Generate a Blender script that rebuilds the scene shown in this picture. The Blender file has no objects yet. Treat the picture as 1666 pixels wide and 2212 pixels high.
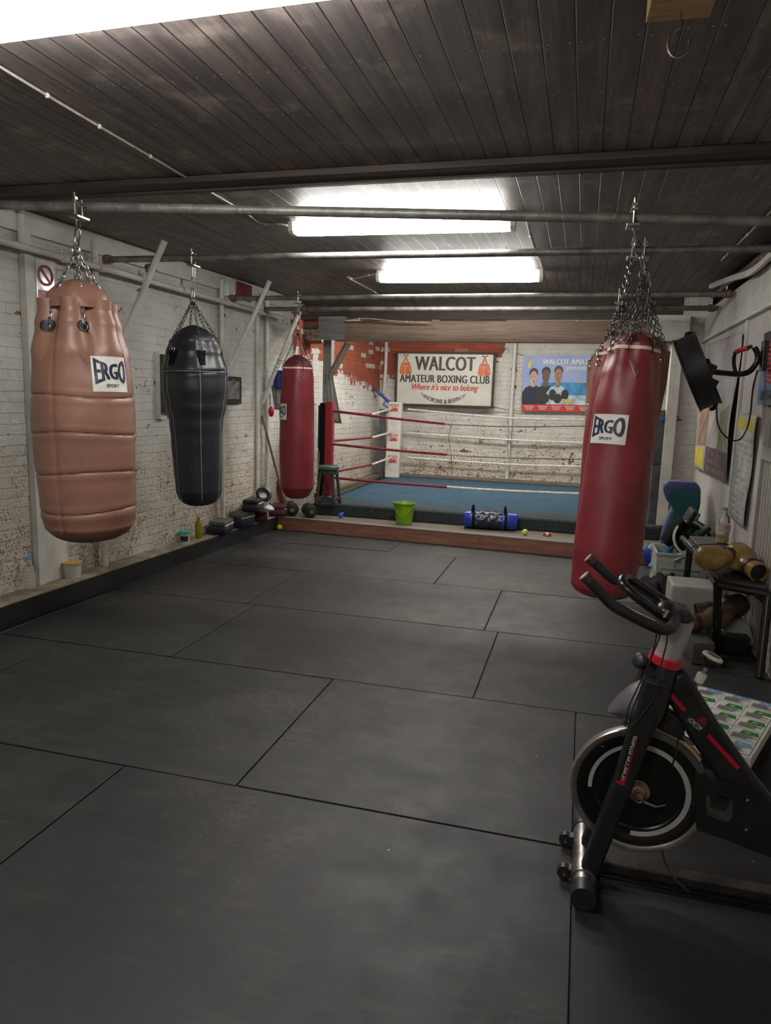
import bpy, bmesh, math, random
from mathutils import Vector, Matrix
random.seed(7)
S = bpy.context.scene
COL = S.collection

# ---------------------------------------------------------------- camera
YAW, PITCH, ROLL, FPX, EYE = math.radians(15.0904), math.radians(8.97261), math.radians(1.70777), 1543.94, 1.6
fw = Vector((-math.sin(YAW)*math.cos(PITCH), math.cos(YAW)*math.cos(PITCH), -math.sin(PITCH)))
r0 = Vector((math.cos(YAW), math.sin(YAW), 0)); u0 = r0.cross(fw)
rt = r0*math.cos(ROLL)+u0*math.sin(ROLL); up = u0*math.cos(ROLL)-r0*math.sin(ROLL)
CAM = Vector((0, 0, EYE))
cd = bpy.data.cameras.new('camera'); cam = bpy.data.objects.new('camera', cd); COL.objects.link(cam)
cam.matrix_world = Matrix(((rt.x, up.x, -fw.x, 0), (rt.y, up.y, -fw.y, 0), (rt.z, up.z, -fw.z, EYE), (0, 0, 0, 1)))
cd.sensor_fit = 'HORIZONTAL'; cd.sensor_width = 36; cd.lens = FPX/1666*36; cd.clip_start = 0.05
S.camera = cam
# ---------------------------------------------------------------- world, exposure, lamps' strength
w = bpy.data.worlds.new('world'); S.world = w; w.use_nodes = True
w.node_tree.nodes['Background'].inputs[0].default_value = (.75, .8, .9, 1)
w.node_tree.nodes['Background'].inputs[1].default_value = 0.0
S.view_settings.view_transform = 'Standard'; S.view_settings.look = 'None'
S.view_settings.exposure = 1.68; S.view_settings.gamma = 1; S.view_settings.use_curve_mapping = False
TUBE = 16.0           # emission of the fluorescent diffusers
TUBE_COL = (1.0, .975, .92, 1)
RING_LAMP = 34.0

def ray(x, y): return rt*((x-833)/FPX) - up*((y-1106)/FPX) + fw
def onZ(x, y, z=0.0): d = ray(x, y); return CAM + d*((z-EYE)/d.z)
def onX(x, y, X): d = ray(x, y); return CAM + d*(X/d.x)
def onY(x, y, Y): d = ray(x, y); return CAM + d*(Y/d.y)

# ---------------------------------------------------------------- materials
class NT:
    def __init__(s, name):
        s.m = bpy.data.materials.new(name); s.m.use_nodes = True; s.t = s.m.node_tree; s.b = s.t.nodes['Principled BSDF']
    def n(s, typ, **k):
        o = s.t.nodes.new(typ)
        for a, v in k.items(): setattr(o, a, v)
        return o
    def L(s, a, b):
        if hasattr(a, 'is_linked') or hasattr(a, 'links'): s.t.links.new(a, b)
        else: b.default_value = a
    def math(s, op, a, b=0.0, c=0.0, clamp=False):
        o = s.n('ShaderNodeMath', operation=op, use_clamp=clamp)
        s.L(a, o.inputs[0]); s.L(b, o.inputs[1]); s.L(c, o.inputs[2]); return o.outputs[0]
    def pos(s): return s.n('ShaderNodeNewGeometry').outputs['Position']
    def obj(s): return s.n('ShaderNodeTexCoord').outputs['Object']
    def sep(s, v): o = s.n('ShaderNodeSeparateXYZ'); s.L(v, o.inputs[0]); return o.outputs
    def comb(s, x, y, z):
        o = s.n('ShaderNodeCombineXYZ')
        for i, v in enumerate((x, y, z)): s.L(v, o.inputs[i])
        return o.outputs[0]
    def scale(s, v, sc):
        o = s.n('ShaderNodeMapping'); s.L(v, o.inputs[0]); o.inputs['Scale'].default_value = sc; return o.outputs[0]
    def noise(s, v, sc, det=4, rough=.55):
        o = s.n('ShaderNodeTexNoise'); s.L(v, o.inputs['Vector']); o.inputs['Scale'].default_value = sc
        o.inputs['Detail'].default_value = det; o.inputs['Roughness'].default_value = rough; return o.outputs['Fac']
    def ramp(s, f, a, b): # smooth step from a to b
        o = s.n('ShaderNodeMapRange'); o.interpolation_type = 'SMOOTHSTEP'
        s.L(f, o.inputs[0]); s.L(a, o.inputs[1]); s.L(b, o.inputs[2]); return o.outputs[0]
    def mix(s, f, a, b):
        o = s.n('ShaderNodeMix', data_type='RGBA')
        s.L(f, o.inputs[0])
        for v, i in ((a, 6), (b, 7)):
            if isinstance(v, tuple): o.inputs[i].default_value = (v[0], v[1], v[2], 1)
            else: s.t.links.new(v, o.inputs[i])
        return o.outputs[2]
    def bump(s, h, st=.3, d=.01, prev=None):
        o = s.n('ShaderNodeBump'); s.L(h, o.inputs['Height']); o.inputs['Strength'].default_value = st; o.inputs['Distance'].default_value = d
        if prev: s.t.links.new(prev, o.inputs['Normal'])
        return o.outputs[0]
    def out(s, col=None, rough=None, metal=None, normal=None, spec=None):
        for v, k in ((col, 'Base Color'), (rough, 'Roughness'), (metal, 'Metallic'), (normal, 'Normal'), (spec, 'Specular IOR Level')):
            if v is None: continue
            if isinstance(v, tuple): s.b.inputs[k].default_value = (v[0], v[1], v[2], 1)
            else: s.L(v, s.b.inputs[k])
        return s.m
def sm(name, col, rough=.5, metal=0, var=.12, vs=12, bump=.05, bs=60, spec=None, col2=None):
    n = NT(name); o = n.obj(); f = n.noise(o, vs)
    c2 = col2 if col2 else tuple(max(0, c*(1-2.2*var)) for c in col)
    c1 = col if col2 else tuple(min(1, c*(1+var)) for c in col)
    c = n.mix(n.ramp(f, .3, .7), c2, c1)
    r = n.math('ADD', rough-.08, n.math('MULTIPLY', n.noise(o, vs*1.7), .16))
    nb = n.bump(n.noise(o, bs, 5), bump, .004) if bump else None
    return n.out(c, r, metal, nb, spec)
def emis(name, col, st):
    n = NT(name); n.b.inputs['Emission Color'].default_value = col; n.b.inputs['Emission Strength'].default_value = st
    return n.out((.9, .9, .86), .4)

def brick_mat(name, axis, redfun, dirt=1.0):
    n = NT(name); p = n.pos(); x, y, z = n.sep(p)
    u = y if axis == 'Y' else x
    # slightly wobbly courses
    wob = n.math('MULTIPLY', n.math('SUBTRACT', n.noise(p, 1.7, 2), .5), .05)
    v = n.comb(n.math('ADD', u, wob), n.math('ADD', z, n.math('MULTIPLY', wob, .5)), 0.0)
    b = n.n('ShaderNodeTexBrick'); n.L(v, b.inputs['Vector']); b.inputs['Scale'].default_value = 1
    b.inputs['Brick Width'].default_value = .225; b.inputs['Row Height'].default_value = .075; b.inputs['Mortar Size'].default_value = .007
    b.inputs['Mortar Smooth'].default_value = .5
    b.inputs['Color1'].default_value = (.50, .11, .055, 1); b.inputs['Color2'].default_value = (.34, .075, .045, 1); b.inputs['Mortar'].default_value = (.20, .15, .12, 1)
    big = n.noise(p, 2.3, 3, .6); med = n.noise(p, 8, 6, .62); fine = n.noise(p, 30, 6, .7)
    red = redfun(n, x, y, z)                       # 1 = bare brick
    redm = n.ramp(n.math('ADD', red, n.math('ADD', n.math('MULTIPLY', n.math('SUBTRACT', med, .5), 2.6), n.math('MULTIPLY', n.math('SUBTRACT', big, .5), 2.0))), .48, .56)
    # flakes of missing paint, more of them low on the wall
    low = n.ramp(n.math('ADD', z, n.math('MULTIPLY', n.math('SUBTRACT', big, .5), 1.6)), 1.55, .25)
    thr = n.math('SUBTRACT', .665-.02*dirt, n.math('MULTIPLY', low, .05*dirt))
    flake = n.ramp(n.math('ADD', n.math('MULTIPLY', med, .55), n.math('MULTIPLY', fine, .45)), thr, n.math('ADD', thr, .02))
    bigf = n.ramp(n.math('ADD', n.math('MULTIPLY', big, .55), n.math('MULTIPLY', n.noise(p, 11, 4), .45)), .635-.015*dirt, .65-.015*dirt)
    mask = n.math('MAXIMUM', redm, n.math('MAXIMUM', n.math('MULTIPLY', flake, .9), bigf))
    # brown stain specks
    stain = n.math('MULTIPLY', n.ramp(n.noise(p, 48, 4, .75), .50, .62), n.math('MULTIPLY', n.math('ADD', n.math('MULTIPLY', low, 1.0), .07), n.ramp(n.noise(p, 2.9, 4, .6), .34, .56)))
    paint = n.mix(n.ramp(n.noise(p, 3, 5), .3, .7), (.63, .61, .555), (.74, .735, .69))
    paint = n.mix(n.math('MULTIPLY', low, .45), paint, (.56, .48, .34))
    paint = n.mix(n.math('MINIMUM', n.math('MULTIPLY', stain, .95*dirt), 1.0), paint, (.20, .125, .07))
    edge = n.math('MULTIPLY', n.ramp(b.outputs['Fac'], .3, 1.0), n.math('ADD', .0, n.math('MULTIPLY', n.ramp(n.noise(p, 4, 4, .7), .48, .70), .5)))
    paint = n.mix(edge, paint, (.34, .29, .23))
    brick = n.mix(n.math('MULTIPLY', n.ramp(fine, .45, .7), .6), b.outputs['Color'], (.22, .08, .06))
    brick = n.mix(n.math('MULTIPLY', n.math('SUBTRACT', 1.0, redm), .7), brick, (.17, .095, .065))
    b2 = n.n('ShaderNodeTexBrick'); n.L(v, b2.inputs['Vector']); b2.inputs['Scale'].default_value = 1
    b2.inputs['Brick Width'].default_value = .225; b2.inputs['Row Height'].default_value = .075; b2.inputs['Mortar Size'].default_value = .002
    b2.inputs['Color1'].default_value = (0, 0, 0, 1); b2.inputs['Color2'].default_value = (1, 1, 1, 1); b2.inputs['Mortar'].default_value = (0, 0, 0, 1)
    one = n.n('ShaderNodeRGBToBW'); n.L(b2.outputs['Color'], one.inputs[0])
    mask = n.math('MULTIPLY', mask, n.math('SUBTRACT', 1.0, n.math('MULTIPLY', n.ramp(one.outputs[0], .91, .94), n.ramp(fine, .36, .46))))
    cold = n.mix(mask, paint, brick)
    h = n.math('ADD', n.math('MULTIPLY', b.outputs['Fac'], -.30), n.math('ADD', n.math('MULTIPLY', fine, .9), n.math('MULTIPLY', med, 1.7)))
    h = n.math('SUBTRACT', h, n.math('MULTIPLY', mask, .35))
    return n.out(cold, .75, 0, n.bump(h, .95, .02), .25)

def planks_mat():
    n = NT('stained_ceiling_boards'); p = n.pos(); x, y, z = n.sep(p)
    k = n.math('DIVIDE', x, .112); cell = n.math('FLOOR', k); fr = n.math('FRACT', k)
    wn = n.n('ShaderNodeTexWhiteNoise'); wn.noise_dimensions = '1D'; n.L(cell, wn.inputs['W']); rnd = wn.outputs['Value']
    d = n.math('ABSOLUTE', n.math('SUBTRACT', fr, .5)); gro = n.ramp(d, .468, .487)
    st = n.noise(n.comb(n.math('ADD', n.math('MULTIPLY', x, 9), n.math('MULTIPLY', rnd, 50)), n.math('MULTIPLY', y, .55), 0.0), 1.6, 6, .6)
    blot = n.noise(p, 3.2, 5, .65)
    fine = n.noise(n.comb(n.math('MULTIPLY', x, 60), n.math('MULTIPLY', y, 3), 0.0), 1.5, 4)
    c = n.mix(n.ramp(st, .3, .72), (.080, .070, .070), (.225, .180, .160))
    c = n.mix(n.math('MULTIPLY', rnd, .45), c, (.105, .096, .100))
    c = n.mix(n.math('MULTIPLY', n.ramp(blot, .52, .72), .75), c, (.38, .31, .27))
    c = n.mix(n.math('MULTIPLY', n.ramp(fine, .45, .7), .35), c, (.055, .042, .038))
    c = n.mix(gro, c, (.006, .005, .005))
    # rows of nail heads, two to a board
    ny = n.math('ABSOLUTE', n.math('SUBTRACT', n.math('FRACT', n.math('DIVIDE', n.math('ADD', y, n.math('MULTIPLY', rnd, .03)), .42)), .5))
    nx = n.math('ABSOLUTE', n.math('SUBTRACT', d, .33))
    dist = n.math('SQRT', n.math('ADD', n.math('POWER', n.math('MULTIPLY', ny, .42), 2), n.math('POWER', n.math('MULTIPLY', nx, .112), 2)))
    nail = n.math('MULTIPLY', n.ramp(dist, .0052, .0028), n.ramp(n.noise(p, 30, 2), .38, .5))
    c = n.mix(nail, c, (.62, .58, .54))
    h = n.math('ADD', n.math('MULTIPLY', gro, -1.0), n.math('MULTIPLY', st, .15))
    return n.out(c, n.math('ADD', .36, n.math('MULTIPLY', blot, .3)), 0, n.bump(h, .6, .01), .4)

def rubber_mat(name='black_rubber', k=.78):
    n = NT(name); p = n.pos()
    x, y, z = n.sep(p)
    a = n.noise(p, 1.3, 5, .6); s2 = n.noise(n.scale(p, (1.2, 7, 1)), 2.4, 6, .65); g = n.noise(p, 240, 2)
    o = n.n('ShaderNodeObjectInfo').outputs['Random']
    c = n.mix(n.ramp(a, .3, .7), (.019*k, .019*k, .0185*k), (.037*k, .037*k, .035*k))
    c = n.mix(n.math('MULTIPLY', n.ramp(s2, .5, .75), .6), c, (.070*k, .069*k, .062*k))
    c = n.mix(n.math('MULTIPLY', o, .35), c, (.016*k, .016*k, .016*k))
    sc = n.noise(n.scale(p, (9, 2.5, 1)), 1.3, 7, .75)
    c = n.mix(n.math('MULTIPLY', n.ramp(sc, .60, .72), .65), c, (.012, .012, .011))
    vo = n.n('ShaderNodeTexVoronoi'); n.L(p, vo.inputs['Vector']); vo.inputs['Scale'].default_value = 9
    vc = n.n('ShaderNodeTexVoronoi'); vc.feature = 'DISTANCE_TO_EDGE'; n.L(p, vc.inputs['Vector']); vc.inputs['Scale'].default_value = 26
    dust_sheen = n.math('MULTIPLY', n.ramp(n.noise(p, 1.1, 5, .65), .50, .68), n.ramp(n.noise(p, 38, 6, .8), .40, .62))  # random yellowish patches: dust, plus floor sheen painted into the colour
    c = n.mix(n.math('MULTIPLY', dust_sheen, .75), c, (.098*k, .094*k, .072*k))
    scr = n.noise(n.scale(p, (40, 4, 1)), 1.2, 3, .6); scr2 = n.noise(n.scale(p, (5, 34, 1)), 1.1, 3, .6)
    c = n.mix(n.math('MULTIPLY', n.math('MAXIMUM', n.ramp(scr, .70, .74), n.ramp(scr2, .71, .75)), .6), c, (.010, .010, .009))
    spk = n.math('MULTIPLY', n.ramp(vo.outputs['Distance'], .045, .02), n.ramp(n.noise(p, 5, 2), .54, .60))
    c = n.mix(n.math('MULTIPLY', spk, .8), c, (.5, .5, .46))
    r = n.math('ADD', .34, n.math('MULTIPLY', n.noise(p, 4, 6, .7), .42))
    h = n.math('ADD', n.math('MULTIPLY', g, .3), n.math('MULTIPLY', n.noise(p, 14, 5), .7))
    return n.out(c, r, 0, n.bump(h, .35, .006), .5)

def bead_mat():
    n = NT('white_beadboard'); p = n.pos(); x, y, z = n.sep(p)
    fr = n.math('FRACT', n.math('DIVIDE', y, .075)); d = n.math('ABSOLUTE', n.math('SUBTRACT', fr, .5))
    g = n.math('MAXIMUM', n.ramp(d, .44, .48), n.math('MULTIPLY', n.ramp(n.math('ABSOLUTE', n.math('SUBTRACT', d, .39)), .03, .008), .5))
    c = n.mix(n.ramp(n.noise(p, 2.5, 4), .3, .7), (.50, .475, .43), (.60, .575, .53))
    low = n.ramp(z, .5, .0)
    c = n.mix(n.math('MULTIPLY', low, n.ramp(n.noise(p, 20, 4), .4, .6)), c, (.22, .18, .13))
    c = n.mix(n.math('MULTIPLY', g, .95), c, (.07, .06, .05))
    return n.out(c, .5, 0, n.bump(n.math('MULTIPLY', g, -1), .7, .008), .4)

def wood_mat(name, c1, c2, ax=0, rough=.6):
    n = NT(name); p = n.obj(); sc = [14, 14, 14]; sc[ax] = 1.0
    f = n.noise(n.scale(p, tuple(sc)), 2.2, 6, .65)
    c = n.mix(n.ramp(f, .3, .7), c1, c2)
    kn = n.ramp(n.noise(p, 7, 2), .7, .76)
    c = n.mix(n.math('MULTIPLY', kn, .6), c, tuple(v*.35 for v in c1))
    return n.out(c, rough, 0, n.bump(f, .25, .004), .3)
def paintwood(name, c1, c2, chip=(.25, .2, .15)):
    n = NT(name); p = n.pos(); f = n.noise(p, 5, 5)
    c = n.mix(n.ramp(f, .3, .7), c1, c2)
    ch = n.ramp(n.noise(p, 22, 6, .7), .66, .69)
    c = n.mix(n.math('MULTIPLY', ch, .8), c, chip)
    return n.out(c, .55, 0, n.bump(f, .2, .01), .35)
def carpet_mat():
    n = NT('blue_carpet'); p = n.pos(); x, y, z = n.sep(p)
    f = n.noise(p, 3, 6, .6); g = n.noise(p, 160, 3, .8)
    c = n.mix(n.ramp(f, .3, .7), (.042, .092, .140), (.060, .120, .172))
    c = n.mix(n.math('MULTIPLY', n.ramp(g, .4, .7), .55), c, (.12, .18, .22))
    dirt = n.ramp(n.math('ADD', y, n.math('MULTIPLY', n.noise(p, 1.6, 4), .9)), 9.45, 8.75)
    c = n.mix(n.math('MULTIPLY', dirt, .85), c, n.mix(n.ramp(g, .4, .7), (.045, .045, .042), (.17, .165, .15)))
    return n.out(c, .95, 0, n.bump(g, .8, .01), .1)
def galv_mat():
    n = NT('galvanised_steel'); p = n.obj()
    f = n.noise(p, 9, 6, .65); g = n.noise(p, 45, 4)
    c = n.mix(n.ramp(f, .3, .7), (.12, .12, .105), (.27, .265, .235))
    c = n.mix(n.math('MULTIPLY', n.ramp(g, .58, .7), .7), c, (.42, .40, .34))
    return n.out(c, .48, .45, n.bump(g, .2, .003), .4)
def leather(name, c, rough=.4, b=.25, c2=None, spec=.5):
    n = NT(name); p = n.obj(); f = n.noise(p, 5, 5, .6); cr = n.noise(n.scale(p, (14, 14, 3)), 2, 6, .7)
    cc = n.mix(n.ramp(f, .3, .7), c2 or tuple(v*.78 for v in c), c)
    return n.out(cc, n.math('ADD', rough-.06, n.math('MULTIPLY', cr, .15)), 0, n.bump(n.math('ADD', n.math('MULTIPLY', cr, .7), n.math('MULTIPLY', n.noise(p, 150, 2), .1)), b, .008), spec)

def red_left(n, x, y, z):   # bare brick high up beyond y = 8.6, its edge falling away from the camera
    e = n.math('SUBTRACT', z, n.math('ADD', 2.12, n.math('MULTIPLY', n.math('SUBTRACT', y, 9.3), -.16)))
    e = n.math('ADD', .5, n.math('MULTIPLY', e, 4.0))
    g = n.ramp(y, 8.4, 8.7); return n.math('SUBTRACT', n.math('MULTIPLY', n.math('MINIMUM', e, 1.6), g), n.math('MULTIPLY', n.math('SUBTRACT', 1.0, g), 2.0))
def red_back(n, x, y, z):
    e = n.math('ADD', .5, n.math('MULTIPLY', n.math('SUBTRACT', z, n.math('ADD', 1.95, n.math('MULTIPLY', n.ramp(x, -3.2, -3.0), .33))), 4.0))
    g = n.ramp(x, -1.1, -1.4); return n.math('SUBTRACT', n.math('MULTIPLY', n.math('MINIMUM', e, 1.6), g), n.math('MULTIPLY', n.math('SUBTRACT', 1.0, g), 2.0))
M = {}
M['wall_side'] = brick_mat('painted_brick_side', 'Y', red_left, 1.25)
M['wall_back'] = brick_mat('painted_brick_end', 'X', red_back, 1.7)
M['wall_plain'] = brick_mat('painted_brick_pier', 'X', lambda n, x, y, z: n.math('ADD', n.math('MULTIPLY', z, 0.0), -2.0), .6)
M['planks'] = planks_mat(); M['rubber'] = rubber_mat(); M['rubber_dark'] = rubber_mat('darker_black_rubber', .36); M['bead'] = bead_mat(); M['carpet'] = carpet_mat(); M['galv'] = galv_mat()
M['whitewood'] = paintwood('white_gloss_wood', (.50, .485, .44), (.62, .60, .55))
M['whitepipe'] = paintwood('white_painted_steel', (.52, .51, .47), (.66, .65, .60), (.3, .27, .22))
M['greywood'] = wood_mat('grey_primed_timber', (.17, .165, .155), (.26, .25, .235), 0)
M['pine'] = wood_mat('planed_pine', (.17, .115, .085), (.27, .19, .14), 0)
M['rawpine'] = wood_mat('raw_pine', (.42, .25, .12), (.58, .38, .20), 0)
M['ply'] = wood_mat('red_stained_plywood', (.15, .065, .045), (.24, .11, .075), 0)
M['dusty'] = wood_mat('dusty_timber', (.11, .095, .075), (.21, .18, .14), 0)
M['darkwood'] = wood_mat('dark_stained_batten', (.035, .026, .022), (.075, .055, .045), 0)
M['conc'] = sm('dusty_concrete', (.30, .26, .19), .85, 0, .2, 7, .4, 30)
M['black'] = sm('black_painted', (.012, .012, .014), .5, 0, .2, 9, .15, 30)
M['blackgloss'] = sm('black_gloss_metal', (.010, .010, .011), .28, 0, .1, 9, 0)
M['blackplastic'] = sm('black_plastic', (.016, .016, .018), .45, 0, .1, 9, .05, 200)
M['greyplastic'] = sm('dark_grey_plastic', (.07, .07, .072), .45, 0, .1, 9, .05, 200)
M['chrome'] = sm('bright_steel', (.62, .62, .60), .25, 1, .1, 20, 0)
M['steel'] = sm('worn_steel', (.36, .35, .33), .36, 1, .2, 20, .05, 80)
M['darksteel'] = sm('dark_steel', (.10, .095, .09), .4, .8, .2, 20, .05, 80)
M['tan'] = leather('tan_leather', (.285, .140, .095), .40, .3, (.225, .112, .082))
M['tan2'] = leather('brown_tan_leather', (.23, .12, .085), .45, .25)
M['blackleather'] = leather('black_leather', (.022, .024, .032), .36, .2)
M['redvinyl'] = leather('red_vinyl', (.225, .018, .028), .42, .12, (.165, .016, .024))
M['redcap'] = leather('dull_red_canvas', (.12, .018, .024), .6, .2)
M['white'] = sm('matt_white', (.70, .69, .64), .5, 0, .04, 9, 0)
M['cream'] = sm('cream_piping', (.66, .58, .45), .6, 0, .06, 30, 0)
M['greyseam'] = sm('grey_piping', (.30, .30, .31), .6, 0, .06, 30, 0)
M['navy'] = sm('navy_print', (.012, .014, .045), .5, 0, .05, 9, 0)
M['ink'] = sm('black_print', (.02, .02, .02), .5, 0, .05, 9, 0)
M['charcoal'] = sm('charcoal_print', (.05, .042, .040), .5, 0, .05, 9, 0)
M['orange'] = sm('orange_print', (.58, .15, .055), .5, 0, .15, 9, 0)
M['redprint'] = sm('red_print', (.52, .035, .03), .5, 0, .05, 9, 0)
M['red'] = sm('bright_red', (.50, .012, .03), .35, 0, .05, 9, 0)
M['signwhite'] = sm('sign_vinyl', (.60, .60, .54), .45, 0, .04, 3, .03, 20)
M['rope_red'] = sm('red_rope', (.22, .012, .03), .7, 0, .3, 40, .4, 120)
M['rope_white'] = sm('white_rope', (.62, .60, .54), .7, 0, .2, 60, .4, 120)
M['rope_grey'] = sm('grey_rope', (.30, .29, .27), .7, 0, .3, 60, .4, 120)
M['string'] = sm('dark_string', (.10, .09, .08), .8, 0, .1, 60, 0)
M['bluestrap'] = sm('blue_webbing', (.03, .10, .42), .6, 0, .15, 40, .2, 200)
M['green'] = sm('lime_plastic', (.15, .30, .008), .35, 0, .05, 4, .02, 60)
M['bluevinyl'] = leather('blue_vinyl', (.018, .045, .32), .25, .3)
M['navyleather'] = leather('navy_leather', (.012, .018, .048), .5, .5)
M['maroonleather'] = leather('maroon_leather', (.10, .03, .035), .45, .4)
M['greyfabric'] = leather('dull_grey_fabric', (.12, .115, .105), .8, .4)
M['whiteleather'] = leather('white_leather', (.62, .61, .57), .4, .2)
M['gold'] = leather('gold_leather', (.45, .30, .09), .28, .2)
M['brownleather'] = leather('old_brown_leather', (.16, .10, .06), .65, .3)
M['darkbrown'] = leather('dark_brown_leather', (.07, .032, .02), .4, .3)
M['teal'] = leather('teal_vinyl', (.010, .085, .095), .4, .3)
M['purplevinyl'] = leather('slate_blue_vinyl', (.065, .085, .20), .4, .25)
M['foam'] = sm('blue_foam', (.12, .30, .46), .8, 0, .08, 20, .2, 150)
M['blackcloth'] = leather('black_cloth', (.006, .006, .007), .8, .5, None, .15)
M['crate'] = sm('grey_green_plastic', (.44, .46, .41), .5, 0, .08, 10, .03, 100)
M['paleplastic'] = sm('pale_grey_plastic', (.42, .43, .39), .45, 0, .06, 6, .03, 100)
M['yellow'] = sm('yellow_rubber', (.75, .48, .02), .5, 0, .08, 9, .1, 90)
M['tennis'] = sm('tennis_felt', (.45, .60, .10), .9, 0, .1, 30, .3, 200)
M['blueball'] = sm('blue_rubber', (.03, .10, .50), .45, 0, .1, 20, .1, 100)
M['tealplastic'] = sm('teal_plastic', (.02, .40, .34), .4, 0, .05, 9, 0)
M['mustard'] = sm('mustard_enamel', (.34, .26, .015), .3, .3, .1, 9, 0)
M['tubclear'] = sm('milky_plastic', (.50, .50, .46), .4, 0, .05, 9, 0)
M['tubyellow'] = sm('faded_orange_lid', (.58, .36, .12), .5, 0, .05, 9, 0)
M['cable'] = sm('white_cable', (.52, .47, .40), .5, 0, .1, 20, 0)
M['fitting'] = sm('white_fitting', (.66, .66, .62), .45, 0, .04, 9, 0)
M['glassy'] = NT('clear_plastic').out((.93, .96, .95), .06)
_b = M['glassy'].node_tree.nodes['Principled BSDF']; _b.inputs['Transmission Weight'].default_value = .93; _b.inputs['IOR'].default_value = 1.15
M['diffuser'] = emis('fluorescent_diffuser', TUBE_COL, TUBE)
_n = NT('x'); _n.m = M['diffuser']; _n.t = _n.m.node_tree; _n.b = _n.t.nodes['Principled BSDF']
_x, _y, _z = _n.sep(_n.obj()); _e = _n.ramp(_n.math('ABSOLUTE', _x), .715, .66)      # the tube stops short of the bowl's ends
_n.t.links.new(_n.math('ADD', .3, _n.math('MULTIPLY', _e, TUBE-.3)), _n.b.inputs['Emission Strength'])
M['stoolgreen'] = leather('dark_green_vinyl', (.035, .075, .05), .5, .2)
M['blackwood'] = wood_mat('black_brown_wood', (.022, .018, .016), (.06, .05, .042), 2)
M['iron'] = sm('cast_iron', (.06, .05, .04), .45, .7, .25, 20, .2, 60)
M['slate'] = sm('slate_grey_paint', (.075, .078, .08), .5, 0, .15, 8, .1, 40)
M['redpad'] = leather('red_pad', (.30, .015, .03), .35, .3)
M['glass_dark'] = sm('dark_screen', (.012, .016, .02), .15, 0, .05, 5, 0)
M['bluecloth'] = leather('blue_cloth', (.02, .05, .22), .85, .5)
M['skin_a'] = sm('print_skin_pale', (.55, .36, .26), .5, 0, .15, 18, 0)
M['skin_b'] = sm('print_skin_brown', (.15, .085, .055), .5, 0, .15, 18, 0)
M['skin_c'] = sm('print_skin_tan', (.34, .20, .12), .5, 0, .15, 18, 0)
M['sky_print'] = sm('print_sky', (.22, .32, .62), .5, 0, .3, 3, 0, col2=(.33, .42, .68))
M['sea_print'] = sm('print_sea', (.05, .28, .55), .5, 0, .2, 8, 0)
M['surf_print'] = sm('print_surf', (.45, .60, .70), .5, 0, .2, 10, 0)
M['print_green'] = sm('print_green', (.02, .20, .02), .5, 0, .05, 9, 0)
M['print_blue'] = sm('print_blue', (.14, .38, .66), .5, 0, .05, 9, 0)
M['print_yellow'] = sm('print_yellow', (.62, .50, .07), .5, 0, .1, 9, 0)
M['print_grey'] = sm('print_grey', (.30, .30, .29), .5, 0, .2, 20, 0)
M['silver'] = sm('silver_banner', (.30, .28, .31), .35, .1, .25, 3.5, .1, 20, col2=(.52, .50, .46))
M['purpleprint'] = sm('purple_print', (.09, .05, .085), .45, 0, .2, 20, 0)
M['brownprint'] = sm('brown_print', (.22, .11, .07), .45, 0, .3, 9, 0, col2=(.40, .27, .19))
M['oliveprint'] = sm('olive_print', (.24, .23, .13), .45, 0, .2, 8, 0)
M['pinksign'] = sm('pink_sign', (.42, .10, .14), .4, 0, .05, 9, 0)
M['poster'] = sm('glossy_chart_paper', (.52, .53, .51), .3, 0, .08, 5, .02, 30)
M['sack'] = leather('grey_sheet', (.26, .26, .25), .7, .4)
M['cuffblack'] = leather('black_cuff', (.012, .012, .013), .6, .2)
M['copper'] = sm('rusty_steel', (.28, .18, .13), .55, .4, .3, 20, .2, 60)
M['flyrim'] = sm('brushed_rim', (.34, .30, .29), .3, .75, .15, 10, 0)
M['steelring'] = sm('dull_steel_ring', (.5, .5, .48), .35, .4, .1, 20, 0)
M['pinkgrey'] = sm('pale_sticker', (.50, .46, .47), .5, 0, .05, 9, 0)
M['silverpost'] = sm('silver_paint', (.40, .36, .35), .4, .3, .08, 9, 0)

# ---------------------------------------------------------------- geometry helpers
WO = {}
def rotm(rx=0, ry=0, rz=0): return Matrix.Rotation(rz, 4, 'Z') @ Matrix.Rotation(ry, 4, 'Y') @ Matrix.Rotation(rx, 4, 'X')
def frame(d, hint=Vector((0, 0, 1))):
    d = d.normalized()
    if abs(d.dot(hint)) > .98: hint = Vector((1, 0, 0))
    a = hint.cross(d).normalized(); return a, d.cross(a), d
def catmull(P, n=6, closed=False):
    P = [Vector(p) for p in P]; out = []; N = len(P)
    for i in range(N if closed else N-1):
        p0 = P[i-1] if (i > 0 or closed) else P[0]; p1 = P[i]; p2 = P[(i+1) % N]; p3 = P[(i+2) % N] if (i+2 < N or closed) else P[-1]
        for k in range(n):
            t = k/n; out.append(.5*((2*p1)+(p2-p0)*t+(2*p0-5*p1+4*p2-p3)*t*t+(3*p1-p0-3*p2+p3)*t**3))
    if not closed: out.append(P[-1])
    return out
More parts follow.
